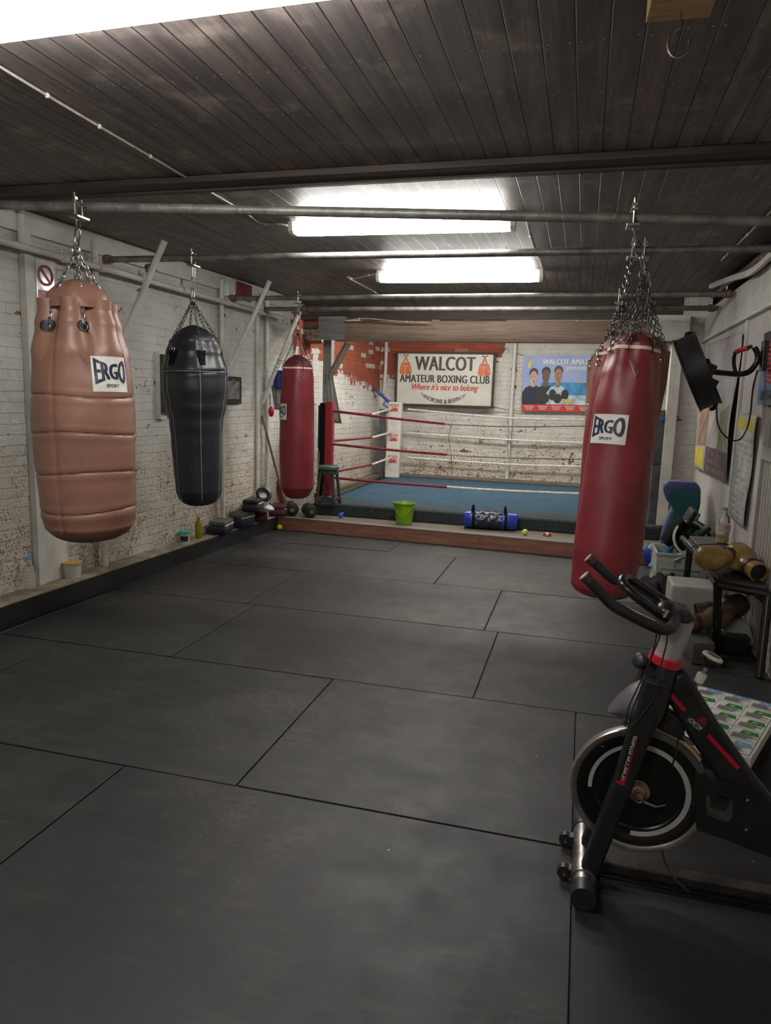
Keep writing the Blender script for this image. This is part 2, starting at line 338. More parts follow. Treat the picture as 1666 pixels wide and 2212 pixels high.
class MB:
    def __init__(s): s.b = bmesh.new()
    def box(s, c, d, rot=None, bev=0):
        t = bmesh.new(); bmesh.ops.create_cube(t, size=1)
        bmesh.ops.scale(t, vec=Vector(d), verts=t.verts)
        if bev: bmesh.ops.bevel(t, geom=t.edges[:], offset=bev, segments=2, profile=.6, affect='EDGES')
        m = Matrix.Translation(Vector(c)) @ (rot if rot else Matrix())
        return s._merge(t, m)
    def _merge(s, t, m=None):
        if m: bmesh.ops.transform(t, matrix=m, verts=t.verts)
        me = bpy.data.meshes.new('tmp'); t.to_mesh(me); t.free(); s.b.from_mesh(me); bpy.data.meshes.remove(me); return s
    def tube(s, P, r, seg=10, closed=False, cap=True):
        P = [Vector(p) for p in P]; N = len(P); rr = r if isinstance(r, (list, tuple)) else [r]*N
        rings = []; prev = None
        for i in range(N):
            if closed: d = P[(i+1) % N]-P[i-1]
            else: d = P[min(i+1, N-1)]-P[max(i-1, 0)]
            d.normalize()
            if prev is None: a, b2, _ = frame(d)
            else:
                a = prev - d*prev.dot(d)
                a = a.normalized() if a.length > 1e-6 else frame(d)[0]
                b2 = d.cross(a)
            prev = a
            rings.append([s.b.verts.new(P[i]+(a*math.cos(2*math.pi*k/seg)+b2*math.sin(2*math.pi*k/seg))*rr[i]) for k in range(seg)])
        for i in range(N if closed else N-1):
            A, B = rings[i], rings[(i+1) % N]
            for k in range(seg): s.b.faces.new((A[k], A[(k+1) % seg], B[(k+1) % seg], B[k]))
        if cap and not closed:
            s.b.faces.new(rings[0][::-1]); s.b.faces.new(rings[-1])
        return s
    def cyl(s, a, b, r, r2=None, seg=20): return s.tube([a, b], [r, r if r2 is None else r2], seg)
    def lathe(s, o, ax, prof, seg=32, fr=None, hint=Vector((0, 0, 1))):
        # prof: (height, radius); fr(height, theta) -> added radius
        a, b2, d = frame(Vector(ax), hint); o = Vector(o); rings = []
        for h, r in prof:
            rings.append([s.b.verts.new(o+d*h+(a*math.cos(q)+b2*math.sin(q))*(max(r, .0004)+(fr(h, q) if fr else 0))) for q in [2*math.pi*k/seg for k in range(seg)]])
        for A, B in zip(rings, rings[1:]):
            for k in range(seg): s.b.faces.new((A[k], A[(k+1) % seg], B[(k+1) % seg], B[k]))
        s.b.faces.new(rings[0][::-1]); s.b.faces.new(rings[-1]); return s
    def ell(s, c, d, rot=None, seg=20):
        t = bmesh.new(); bmesh.ops.create_uvsphere(t, u_segments=seg, v_segments=max(6, seg*2//3), radius=1)
        bmesh.ops.scale(t, vec=Vector(d), verts=t.verts)
        return s._merge(t, Matrix.Translation(Vector(c)) @ (rot if rot else Matrix()))
    def prism(s, pts, ext):   # polygon of 3-D points extruded by vector ext
        A = [s.b.verts.new(Vector(p)) for p in pts]; B = [s.b.verts.new(Vector(p)+Vector(ext)) for p in pts]; n = len(A)
        s.b.faces.new(A[::-1]); s.b.faces.new(B)
        for i in range(n): s.b.faces.new((A[i], A[(i+1) % n], B[(i+1) % n], B[i]))
        return s
    def quad(s, a, b, c, d): s.b.faces.new([s.b.verts.new(Vector(p)) for p in (a, b, c, d)]); return s
    def poly(s, pts): s.b.faces.new([s.b.verts.new(Vector(p)) for p in pts]); return s
    def grid(s, fn, nu, nv, thick=None):
        V = [[s.b.verts.new(fn(i/nu, j/nv)) for j in range(nv+1)] for i in range(nu+1)]
        for i in range(nu):
            for j in range(nv): s.b.faces.new((V[i][j], V[i+1][j], V[i+1][j+1], V[i][j+1]))
        return s
    def torus(s, c, ax, R, r, seg=28, rs=8):
        a, b2, d = frame(Vector(ax)); c = Vector(c)
        return s.tube([c+(a*math.cos(2*math.pi*k/seg)+b2*math.sin(2*math.pi*k/seg))*R for k in range(seg)], r, rs, closed=True)
    def link(s, a, b, side, w, r):  # an oval chain link from a to b
        a, b = Vector(a), Vector(b); d = (b-a).normalized(); h = (b-a).length/2; m = (a+b)/2
        P = []
        for k in range(10):
            t = 2*math.pi*(k+.5)/10; P.append(m+d*(h*math.copysign(abs(math.cos(t))**.8, math.cos(t)))+side*(w*math.copysign(abs(math.sin(t))**.8, math.sin(t))))
        return s.tube(P, r, 5, closed=True)
    def chain(s, P, ln, w, r):
        P = [Vector(p) for p in P]; segs = [(P[i], P[i+1]) for i in range(len(P)-1)]; tot = sum((b-a).length for a, b in segs); n = max(2, round(tot/ln))
        def at(q):
            q *= tot
            for a, b in segs:
                L = (b-a).length
                if q <= L or (a, b) == segs[-1]: return a+(b-a)*min(1, q/L)
                q -= L
        for i in range(n):
            a, b = at(i/n), at((i+1)/n); d = (b-a).normalized(); e = d*(r*1.3)
            f1, f2, _ = frame(d, Vector((0, 1, 0))); s.link(a-e, b+e, f1 if i % 2 else f2, w, r)
        return s
    def build(s, name, mat, parent=None, smooth=False, base=False, sub=0, remesh=0, bevel=0, solid=0, keep=False):
        if not keep: bmesh.ops.recalc_face_normals(s.b, faces=s.b.faces)
        me = bpy.data.meshes.new(name); s.b.to_mesh(me); s.b.free()
        co = [v.co for v in me.vertices]
        lo = Vector([min(c[i] for c in co) for i in range(3)]); hi = Vector([max(c[i] for c in co) for i in range(3)])
        o = (lo+hi)/2
        if base or parent is None: o.z = lo.z
        me.transform(Matrix.Translation(-o)); ob = bpy.data.objects.new(name, me); COL.objects.link(ob); WO[ob.name] = o
        if parent: ob.parent = parent; ob.location = o-WO[parent.name]
        else: ob.location = o
        me.materials.append(M[mat] if isinstance(mat, str) else mat)
        if smooth: me.polygons.foreach_set('use_smooth', [True]*len(me.polygons)); me.set_sharp_from_angle(angle=math.radians(smooth if smooth > 1 else 40))
        if bevel: x = ob.modifiers.new('b', 'BEVEL'); x.width = bevel; x.segments = 2; x.limit_method = 'ANGLE'
        if solid: x = ob.modifiers.new('s', 'SOLIDIFY'); x.thickness = solid; x.offset = 0
        if remesh: x = ob.modifiers.new('r', 'REMESH'); x.mode = 'VOXEL'; x.voxel_size = remesh; x.use_smooth_shade = True; y = ob.modifiers.new('m', 'SMOOTH'); y.iterations = 6
        if sub: x = ob.modifiers.new('u', 'SUBSURF'); x.levels = sub; x.render_levels = sub
        return ob
def tag(o, label, cat, group=None):
    o['label'] = label; o['category'] = cat
    if group: o['group'] = group
    return o
def thing(name, loc, label, cat, group=None):
    o = bpy.data.objects.new(name, None); COL.objects.link(o); o.location = Vector(loc); WO[o.name] = Vector(loc); o.empty_display_size = .1
    return tag(o, label, cat, group)
def struct(o): o['kind'] = 'structure'; return o
def dup(root, d, label=None):
    def cp(o, par):
        c = o.copy(); COL.objects.link(c)
        if par: c.parent = par
        for ch in o.children: cp(ch, c)
        return c
    r = cp(root, None); r.location = root.location+Vector(d); WO[r.name] = r.location.copy()
    if label: r['label'] = label
    return r

# ---- lettering: Blender's built-in face, set as mesh; uv in 0..1 of the text block
def text2d(txt, bold=0.0, res=3, spacing=1.0):
    cu = bpy.data.curves.new('t', 'FONT'); cu.body = txt; cu.size = 1; cu.offset = bold; cu.resolution_u = res; cu.space_character = spacing
    ob = bpy.data.objects.new('t', cu); COL.objects.link(ob); bpy.context.view_layer.update()
    me = bpy.data.meshes.new_from_object(ob.evaluated_get(bpy.context.evaluated_depsgraph_get()))
    V = [v.co.copy() for v in me.vertices]; F = [tuple(p.vertices) for p in me.polygons]
    bpy.data.objects.remove(ob); bpy.data.curves.remove(cu); bpy.data.meshes.remove(me)
    x0, x1 = min(v.x for v in V), max(v.x for v in V); y0, y1 = min(v.y for v in V), max(v.y for v in V)
    return [((v.x-x0)/(x1-x0), (v.y-y0)/(y1-y0)) for v in V], F, (x1-x0)/(y1-y0)
def put_text(mb, txt, fn, bold=0.0, maxe=0, res=3, spacing=1.0, heavy=0):
    if heavy:
        for i, sh in enumerate((-1, -.35, .35, 1)):
            def g(u, v, sh=sh, i=i):
                uu_ = u*(1-2*heavy)+heavy*(1+sh); p = fn(uu_, v); N = (fn(uu_+.01, v)-p).cross(fn(uu_, v+.01)-p)
                return p+N.normalized()*(.0005*i)
            put_text(mb, txt, g, bold, maxe, res, spacing)
        return mb
    V, F, _ = text2d(txt, bold, res, spacing); t = bmesh.new(); vs = [t.verts.new((u, v, 0)) for u, v in V]
    for f in F:
        try: t.faces.new([vs[i] for i in f])
        except ValueError: pass
    if maxe:
        bmesh.ops.triangulate(t, faces=t.faces[:])
        for _ in range(3):
            L = [e for e in t.edges if abs(e.verts[0].co.x-e.verts[1].co.x) > maxe]
            if not L: break
            bmesh.ops.subdivide_edges(t, edges=L, cuts=1); bmesh.ops.triangulate(t, faces=t.faces[:])
    for v in t.verts: v.co = fn(v.co.x, v.co.y)
    mb._merge(t); return mb
def flat(o, U, V, N, off):   # map (u, v) in metres on a plane to 3-D
    o, U, V, N = map(Vector, (o, U, V, N))
    return lambda u, v, k=1: o+U*u+V*v+N*(off*k)

# ================================================================ SETTING
def XL(y): return -3.86+.053*(y-4)          # the left wall runs slightly askew
YB = 12.1
struct(MB().box((-1.3, 4.7, -.06), (6.2, 15.4, .1)).build('floor', sm('dark_concrete', (.05, .047, .042), .85, 0, .2, 7, .3, 30)))
def wall_prism(P, ext): return MB().prism(P, ext)
struct(wall_prism([(XL(-3), -3, 0), (XL(YB+.1), YB+.1, 0), (XL(YB+.1), YB+.1, 3.1), (XL(-3), -3, 3.1)], (-.2, 0, 0)).build('wall_left', 'wall_side'))
struct(MB().box((-1.1, YB+.1, 1.55), (5.6, .2, 3.1)).build('wall_back', 'wall_back'))
struct(MB().box((1.30, 2.86, 1.16), (.2, 11.7, 2.32)).build('wall_right', 'bead'))
struct(MB().box((1.36, 10.4, 1.5), (.2, 3.4, 3.0)).build('wall_right_ring', 'wall_side'))
struct(MB().box((-1.3, -3.1, 1.5), (6.2, .2, 3.1)).build('wall_front', 'wall_plain'))
struct(MB().box((-1.3, 2.78, 2.87), (6.2, 12.2, .1)).build('ceiling', 'planks'))
struct(MB().box((-1.3, 10.6, 3.08), (6.2, 3.6, .1)).build('ceiling_ring', 'planks'))
struct(MB().box((-1.3, 8.84, 2.83), (5.0, .06, .50)).build('trim_1', 'darkwood'))
# low kerb along the left wall: dusty top, black face
yk = 8.02
struct(MB().prism([(XL(-2.9), -2.9, 0), (XL(yk), yk, 0), (XL(yk)+.15, yk, 0), (-3.66, 3.9, 0), (-3.68, -2.9, 0)], (0, 0, .158)).build('trim_2', 'conc'))
struct(MB().prism([(-3.68, -2.9, 0), (-3.66, 3.9, 0), (XL(yk)+.15, yk, 0), (XL(yk)+.162, yk, 0), (-3.645, 3.9, 0), (-3.665, -2.9, 0)], (0, 0, .150)).build('baseboard_left', 'black'))
# header over the ring opening, posts and knee brace
zb = 8.45
struct(MB().box((-1.0, zb+.05, 2.40), (3.96, .12, .235), bev=.006).build('trim_3', 'pine'))
struct(MB().box((-2.99, zb-.07, 2.425), (.33, .10, .27), bev=.004).build('trim_4', 'greywood'))
struct(MB().box((onY(709, 850, 8.82).x, 8.82, 1.42), (.11, .12, 2.3), bev=.004).build('trim_5', 'greywood'))
struct(MB().box((.83, zb-.03, 2.44), (.40, .10, .27), bev=.004).build('trim_6', 'whitewood'))
struct(MB().box((.93, zb+.04, 1.38), (.11, .16, 2.2), bev=.004).build('trim_7', 'whitewood'))
struct(MB().tube([onY(716, 808, zb), onY(752, 742, zb)], .045, 4).build('trim_8', 'pine'))
struct(MB().box((1.12, 8.62, 1.4), (.26, .22, 2.8)).build('wall_pier_right', 'wall_plain'))
struct(MB().box((-3.50, 9.1, 2.55), (.28, .2, .5)).build('wall_pier_left', 'wall_side'))
# white fascia over the panelling, its moulding and the frame boards
struct(MB().box((1.215, 2.83, 2.47), (.05, 11.5, .30), bev=.004).build('trim_9', 'whitewood'))
struct(MB().box((1.195, 2.83, 2.31), (.07, 11.5, .025), bev=.006).build('trim_10', 'whitewood'))
struct(MB().box((1.19, 5.38, 1.19), (.022, .11, 2.2)).box((1.19, 4.4, 1.32), (.03, 1.9, .09)).build('trim_11', 'whitewood'))
struct(MB().box((1.19, 6.28, 1.19), (.02, .07, 2.2)).build('trim_12', 'whitewood'))
struct(MB().box((-1.3, 3.92, 2.80), (6.1, .16, .035), bev=.005).box((-1.3, 3.99, 2.785), (6.1, .035, .03)).build('trim_13', 'darkwood'))
# boards boxed up the left wall, beside the signs
def onL(x, y, off=0):  # point on the (askew) left wall
    Y = 5.0
    for _ in range(8): Y = onX(x, y, XL(Y)+off).y
    return onX(x, y, XL(Y)+off)
def lw(y, off): return XL(y)+off
def wall_board(y0, y1, z0, z1, t, name, mat='whitewood'):
    return MB().prism([(lw(y0, 0), y0, z0), (lw(y1, 0), y1, z0), (lw(y1, t), y1, z0), (lw(y0, t), y0, z0)], (0, 0, z1-z0)).build(name, mat)
ya, yb_ = onL(60, 700, .05).y, onL(75, 700, .05).y
struct(wall_board(ya, yb_, .16, 2.78, .05, 'trim_14'))
struct(wall_board(yb_, onL(118, 700).y, .16, 2.60, .03, 'trim_15'))
struct(wall_board(2.5, 11.5, 2.66, 2.80, .04, 'trim_16'))

# rubber mats, 1.83 x 1.22 m, laid like brickwork
mats = [
 (-1.80, .073, 1.28, 2.495, 'large black rubber floor mat nearest the camera, in front of the bike'),
 (-3.60, -1.81, 1.28, 2.492, 'black rubber floor mat in the front left corner of the photo'),
 (-1.80, .073, .05, 1.27, 'black rubber floor mat under the camera, below the bottom edge of the photo'),
 (.080, 1.17, 1.28, 2.36, 'darkest black rubber mat, bottom right below the exercise bike'),
 (.080, 1.17, 2.37, 3.08, 'black rubber mat under the flywheel of the exercise bike'),
 (-3.60, -3.115, 2.498, 3.70, 'narrow black rubber strip by the kerb in the second row of mats'),
 (-3.110, -1.284, 2.50, 3.703, 'black rubber mat on the left of the second row from the front'),
 (-1.278, .070, 2.503, 3.706, 'scuffed black rubber mat in the middle of the second row, left of the bike wheel'),
 (.076, 1.17, 3.09, 3.706, 'black rubber mat behind the bike flywheel'),
 (-3.60, -2.34, 3.712, 4.90, 'black rubber mat by the kerb in the third row'),
 (-2.335, -.474, 3.712, 4.902, 'black rubber mat in the middle of the third row with a pale oblong mark'),
 (-.468, 1.17, 3.712, 4.898, 'black rubber mat in the third row, beside the bench legs'),
 (-3.60, -2.43, 4.908, 6.04, 'black rubber mat by the kerb in the fourth row, left of the tan bag'),
 (-2.424, -.574, 4.908, 6.045, 'black rubber mat in the middle of the fourth row'),
 (-.568, 1.17, 4.906, 6.04, 'black rubber mat in the fourth row under the front red bag'),
 (-3.60, -3.06, 6.05, 7.20, 'narrow black rubber mat by the kerb in the fifth row'),
 (-3.054, -1.172, 6.05, 7.18, 'black rubber mat in the fifth row, front of the green bucket'),
 (-1.166, 1.17, 6.05, 7.18, 'black rubber mat in the fifth row below the blue sandbag'),
 (-3.58, -1.892, 7.206, 7.74, 'cut black rubber mat against the step, below the dumbbells'),
 (-1.886, 1.17, 7.186, 7.62, 'cut black rubber mat against the step, right of the bucket'),
]
for x0, x1, y0, y1, lab in mats:
    jz = random.uniform(0, .0015)
    m = MB().box(((x0+x1)/2, (y0+y1)/2, -.005+jz), (x1-x0-.003, y1-y0-.003, .010))
    if y0 > 7.18:   # cut to meet the slanting step
        m = MB().prism([(x0, y0, -.01+jz), (x1, y0, -.01+jz), (x1, 7.690-.064*x1, -.01+jz), (x0, 7.690-.064*x0, -.01+jz)], (0, 0, .010))
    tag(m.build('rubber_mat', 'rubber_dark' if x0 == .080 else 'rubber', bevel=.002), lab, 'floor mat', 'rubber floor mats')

# wooden step in front of the ring
def YS(x): return 7.705-.064*x   # its face runs slightly askew
st = thing('wooden_step', (-1.2, 7.78, 0), 'long low wooden step with a red brown plywood face in front of the ring', 'step')
a, b_ = -3.62, 1.16
MB().prism([(a, YS(a), 0), (b_, YS(b_), 0), (b_, YS(b_)+.02, 0), (a, YS(a)+.02, 0)], (0, 0, .145)).build('riser', 'ply', st)
MB().prism([(a, YS(a)+.02, .0), (b_, YS(b_)+.02, .0), (b_, 8.36, .0), (a, 8.36, .0)], (0, 0, .150)).build('tread', 'dusty', st)
MB().prism([(a, YS(a)-.004, .145), (b_, YS(b_)-.004, .145), (b_, YS(b_)+.05, .145), (a, YS(a)+.05, .145)], (0, 0, .012)).build('edge_strip', 'greywood', st)

# ================================================================ BOXING RING
ring = thing('boxing_ring', (-1.2, 10.2, .15), 'boxing ring with blue carpet floor and red and white ropes at the far end', 'boxing ring')
yf = lambda x: 8.24-.03*x
MB().prism([(-3.22, 8.37, .0), (.97, 8.37, .0), (.97, 12.0, .0), (-3.22, 12.0, .0)], (0, 0, .27)).build('platform', 'black', ring)
cp = MB()
cp.grid(lambda u, v: Vector((-3.14+4.1*u, (8.33-.03*u)+v*(11.96-8.33), .285+.0015*math.sin(u*40)*math.sin(v*31))), 40, 30)
cp.build('carpet', 'carpet', ring, smooth=True, solid=.02)
MB().prism([(-3.16, 8.300, .16), (.96, 8.265, .16), (.96, 8.345, .16), (-3.16, 8.38, .16)], (0, 0, .122)).build('platform_edge', sm('dark_carpet_edge', (.022, .028, .032), .95, 0, .3, 60, .5, 150), ring)
MB().box((-3.30, 10.4, .31), (.12, 3.2, .06)).box((-1.15, 12.03, .31), (4.2, .06, .05)).build('border_board', 'dusty', ring)
def corner(x, y, kind):
    if kind == 'red':
        p = MB().box((x, y, .9), (.07, .07, 1.24)).build('corner_post', 'slate', ring)
        MB().box((x+.062, y-.03, .955), (.105, .10, 1.19), rotm(0, 0, 0), bev=.02).build('post_pad', 'redpad', p)
        MB().box((x-.018, y-.082, .94), (.058, .02, 1.18), bev=.005).build('pad_strap', 'blackcloth', p)
        MB().box((x-.07, y-.02, .92), (.03, .07, 1.16), bev=.008).build('pad_side', 'navyleather', p)
        # lacing
        MB().tube([onY(683, 880, y-.09), onY(681, 940, y-.09), onY(690, 985, y-.09), onY(684, 1040, y-.09)], .004, 5).build('lace', 'rope_white', p)
        return p
    if kind == 'white':
        p = MB().box((x-.20, y+.02, .86), (.09, .09, 1.15), bev=.004).build('corner_post', 'slate', ring)
        z0, z1 = .30, 1.56
        pad = MB().prism([(x-.13, y, z0), (x+.11, y, z0), (x+.13, y, z1), (x-.10, y, z1)], (0, .10, 0)).build('post_pad', 'whiteleather', p, bevel=.01)
        for zc in (1.42, .93, .57):
            f = flat((x+.005, y-.004, zc), (1, 0, 0), (0, 0, 1), (0, -1, 0), .002)
            l = MB(); l.poly([f(-.075, -.015), f(.075, -.015), f(0, .045)])
            l.poly([f(-.075, .012), f(-.052, .012), f(-.012, .045), f(-.028, .05)]) ; l.poly([f(.075, .012), f(.052, .012), f(.012, .045), f(.028, .05)])
            l.build('logo_chevron', 'redprint', pad, keep=True)
            t = MB(); put_text(t, 'PRO-BOX', lambda u, v: f(-.085+.17*u, .058+.048*v), .01)
            t.build('logo_lettering', 'redprint', pad, keep=True)
        return p
    p = MB().box((x, y, .92), (.085, .085, 1.30), bev=.004).build('corner_post', 'slate', ring)
    MB().cyl((x+.04, y-.05, .62), (x+.16, y-.05, .61), .006, seg=8).cyl((x-.09, y-.05, .98), (x+.16, y-.05, .97), .005, seg=8).build('post_bolt', 'darksteel', p)
    return p
corner(-3.145, 8.62, 'red'); corner(-3.02, 11.55, 'white'); corner(.83, 8.52, 'grey'); corner(.86, 11.6, 'grey')
def rope(pts, r, m, name='rope'):
    o = MB().tube(catmull(pts, 5), r, 8).build(name, m, ring, smooth=True)
    return o
yfr = 8.58
fr_ = lambda x, y: onY(x, y, yfr)
for (a1, a2, a3, a4, mt) in (((714, 887), (961, 915.5), (1110, 921), (1410, 918), 'rope_grey'), ((715, 959), (966, 982), (1110, 989), (1405, 993), 'rope_grey'), ((719, 1032), (966, 1052), (1110, 1061), (1404, 1072), 'rope_white')):
    rope([fr_(*a1), fr_((a1[0]+a2[0])/2, (a1[1]+a2[1])/2+1), fr_(*a2)], .016, 'rope_red', 'red_rope_sleeve')
    rope([fr_(*a2), fr_(*a3), fr_(*a4)], .011 if mt == 'rope_grey' else .015, mt, 'rope')
# left side ropes run back to the white post
def side_pt(px, py, k):
    Y = 8.66+(11.5-8.66)*k; return onY(px, py, Y)
for (y0, ym, y1) in ((889, 895, 883), (953, 945, 934), (1021, 1003, 988)):
    rA = onY(716, y0, 8.66); rB = onY(845, y1, 11.5); mid = onY(793.6, ym, 8.66+2.84*.62)
    mid.x = rA.x+(rB.x-rA.x)*.62
    rope([rA, (rA+mid)/2, mid], .015, 'rope_red', 'red_rope_sleeve'); rope([mid, (mid+rB)/2, rB], .017, 'rope_white', 'rope')
for (y0, y1, y2) in ((884, 903, 907), (935, 950, 958), (988.5, 1003, 1009)):
    rope([onY(881, y0, 11.55), onY(1100, y1, 11.55), onY(1290, y2, 11.58), onY(1385, y2+4, 11.6)], .016, 'rope_white', 'rope')
for z in (1.45, 1.0, .6): rope([Vector((.84, 8.58, z)), Vector((.86, 10, z-.03)), Vector((.87, 11.6, z))], .014, 'rope_white', 'rope')
MB().tube([fr_(974, 919), fr_(969, 945), fr_(975, 982), fr_(976.5, 1010), fr_(976, 1053)], .004, 5).build('rope_spacer', 'string', ring)
MB().tube([onY(1096, 903, 11.55), onY(1101, 935, 11.55), onY(1097, 950, 11.55), onY(1098, 1003, 11.55)], .005, 5).build('rope_spacer', 'string', ring)
MB().torus(fr_(974, 919), (1, 0, 0), .018, .005).build('rope_knot', 'rope_grey', ring)

# straps that pull the ring posts to the walls
t = tag(MB().tube(catmull([onL(802, 832), Vector(onY(822, 852, 11.8)), Vector(onY(845, 872, 11.62))], 4), [.008]*3+[.022]*4+[.03]*2, 6).build('ratchet_strap', 'bluestrap'), 'blue ratchet strap tying the white ring post to the wall left of the sign', 'strap')
MB().tube([onY(836, 860, 11.7), onY(828, 874, 11.72), onY(842, 884, 11.7), onY(834, 893, 11.7)], .012, 6).build('loose_end', 'bluestrap', t)
t = tag(MB().box((onY(1440, 905, 8.46)), (.13, .03, .045), bev=.006).build('ratchet_strap', 'bluestrap'), 'short blue strap with a ring bolt on the grey ring post', 'strap')
MB().torus(onY(1460, 905, 8.46), (0, 1, 0), .03, .006).cyl(onY(1466, 907, 8.46), onY(1473, 908, 8.46), .006, seg=8).build('ring_bolt', 'darksteel', t)

# ================================================================ CLUB SIGN
sg = thing('club_sign', (-2.33, 12.05, 1.55), 'large framed white club sign with two pairs of orange boxing gloves', 'sign')
ys = 11.95
A, Bq, Cq, D = onY(857, 874, ys), onY(1063, 879, ys), onY(1069, 762, ys), onY(856, 762, ys)
x0, x1, z0, z1 = (A.x+D.x)/2, (Bq.x+Cq.x)/2, (A.z+Bq.z)/2, (D.z+Cq.z)/2
W_, H_ = x1-x0, z1-z0
MB().box(((x0+x1)/2, ys+.02, (z0+z1)/2), (W_, .03, H_)).build('sign_panel', 'signwhite', sg)
fm = MB()
for c, d in ((((x0+x1)/2, ys+.01, z0), (W_+.06, .06, .035)), (((x0+x1)/2, ys+.01, z1), (W_+.06, .06, .035)), ((x0, ys+.01, (z0+z1)/2), (.035, .06, H_)), ((x1, ys+.01, (z0+z1)/2), (.035, .06, H_))): fm.box(c, d, bev=.004)
fm.build('sign_frame', 'darkwood', sg)
sf = lambda u, v: Vector((x0+W_*u, ys+.002, z0+H_*v))
t = MB(); put_text(t, 'WALCOT', lambda u, v: sf(.19+.625*u, .665+.265*v), 0, spacing=1.06, heavy=.011); t.build('sign_heading', 'charcoal', sg, keep=True)
t = MB(); put_text(t, 'AMATEUR BOXING CLUB', lambda u, v: sf(.035+.93*u, .435+.145*v), 0, spacing=1.06, heavy=.0042); t.build('sign_lettering', 'charcoal', sg, keep=True)
t = MB(); put_text(t, "Where it's nice to belong", lambda u, v: sf(.15+.69*u+.02*v, .255+.16*v), 0, heavy=.003); t.build('sign_script', 'redprint', sg, keep=True)
def arc(u, v): q = (u-.5)*2; return sf(.5+.235*q-.022*q*(1-v), .035+.085*v+.125*q*q)
t = MB(); put_text(t, 'DISCIPLINE & RESPECT', arc, 0, maxe=.03, spacing=1.08, heavy=.0045); t.build('sign_lettering', 'charcoal', sg, keep=True)
for cx_ in (.095, .905):
    g = MB()
    for sx in (-1, 1):
        P = [sf(cx_+sx*(.005+.0) , .78)]
        P = [(0, .80), (.045, .80), (.058, .72), (.066, .63), (.055, .585), (.03, .575), (.0, .59)]
        g.poly([sf(cx_+sx*p[0], p[1]) + Vector((0, -.001, 0)) for p in P])
        g.tube([sf(cx_+sx*.03, .80), sf(cx_, .93), sf(cx_+sx*.022, .965), sf(cx_+sx*.03, .945), sf(cx_, .93)], .006, 4)
        g.tube([sf(cx_+sx*.012, .80), sf(cx_+sx*.004, .92)], .005, 4)
    o = g.build('glove_picture', 'orange', sg, keep=True)
    l = MB(); l.tube([sf(cx_-.045, .755), sf(cx_, .74), sf(cx_+.045, .765)], .006, 4).tube([sf(cx_, .74), sf(cx_-.004, .66), sf(cx_+.004, .585)], .005, 4).tube([sf(cx_+.045, .70), sf(cx_+.05, .66), sf(cx_+.062, .64)], .004, 4)
    l.build('glove_outline', 'signwhite', o)
for px, py, qx, qy in ((854, 764, 840, 752), (1069, 763, 1096, 751), (1064, 878, 1096, 886)):
    MB().tube([onY(px, py, ys), onY(qx, qy, YB-.06)], .006, 5).build('sign_cord', 'string', sg)

# ================================================================ BOXING POSTER
ps = thing('boxing_poster', (.1, 12.05, 1.5), 'blue printed banner with three boxers on the end wall right of the sign', 'poster')
yp = 12.02
A, D = onY(1128, 886, yp), onY(1132, 768, yp)
px0, pz0, pz1 = (A.x+D.x)/2, A.z-.02, D.z; PW = 1.95; PH = pz1-pz0
def pf(u, v, k=0): return Vector((px0+PW*u, yp-.012*math.sin(u*9)*.4-.002*k, pz0+PH*v+.015*math.sin(u*3.1)))
def pgrid(u0_, v0_, u1_, v1_, k, nu=14): m = MB(); m.grid(lambda a, b: pf(u0_+(u1_-u0_)*a, v0_+(v1_-v0_)*b, k), nu, 3); return m
bs = pgrid(0, 0, 1, 1, 0, 24).build('banner_sheet', 'sky_print', ps, solid=.002)
pgrid(0, 0, 1, .13, 1.5).build('red_strip', 'redprint', ps)
pgrid(.15, .30, 1, .52, 1.5).build('sea_picture', 'sea_print', ps)
pgrid(0, .13, 1, .30, 1.5).build('surf_picture', 'surf_print', ps)
t = MB(); put_text(t, 'WALCOT AMATEUR BOXING CLUB', lambda u, v: pf(.15+.80*u, .84+.095*v, 3), 0, maxe=.02, spacing=1.05, heavy=.0036); put_text(t, 'presents', lambda u, v: pf(.345+.16*u, .72+.095*v, 3), 0, maxe=.1, heavy=.008)
t.build('banner_lettering', 'white', ps, keep=True)
t = MB(); put_text(t, 'A', lambda u, v: pf(.435+.02*u, .52+.085*v, 3), .04); put_text(t, 'FRIDAY', lambda u, v: pf(.33+.11*u, .16+.07*v, 6), .04)
t.build('banner_yellow_lettering', 'print_yellow', ps, keep=True)
t = MB()
for i in range(9):
    u = .02+.11*i
    for j in range(3): t.poly([pf(u+.01*j, .09-.028*j, 3), pf(u+.085-.008*j, .09-.028*j, 3), pf(u+.085-.008*j, .102-.028*j, 3), pf(u+.01*j, .102-.028*j, 3)])
t.build('small_print', 'cream', ps, keep=True)
def ellp(cu, cv, a, b, k, n=20): return [pf(cu+a*math.cos(2*math.pi*i/n), cv+b*math.sin(2*math.pi*i/n), k) for i in range(n)]
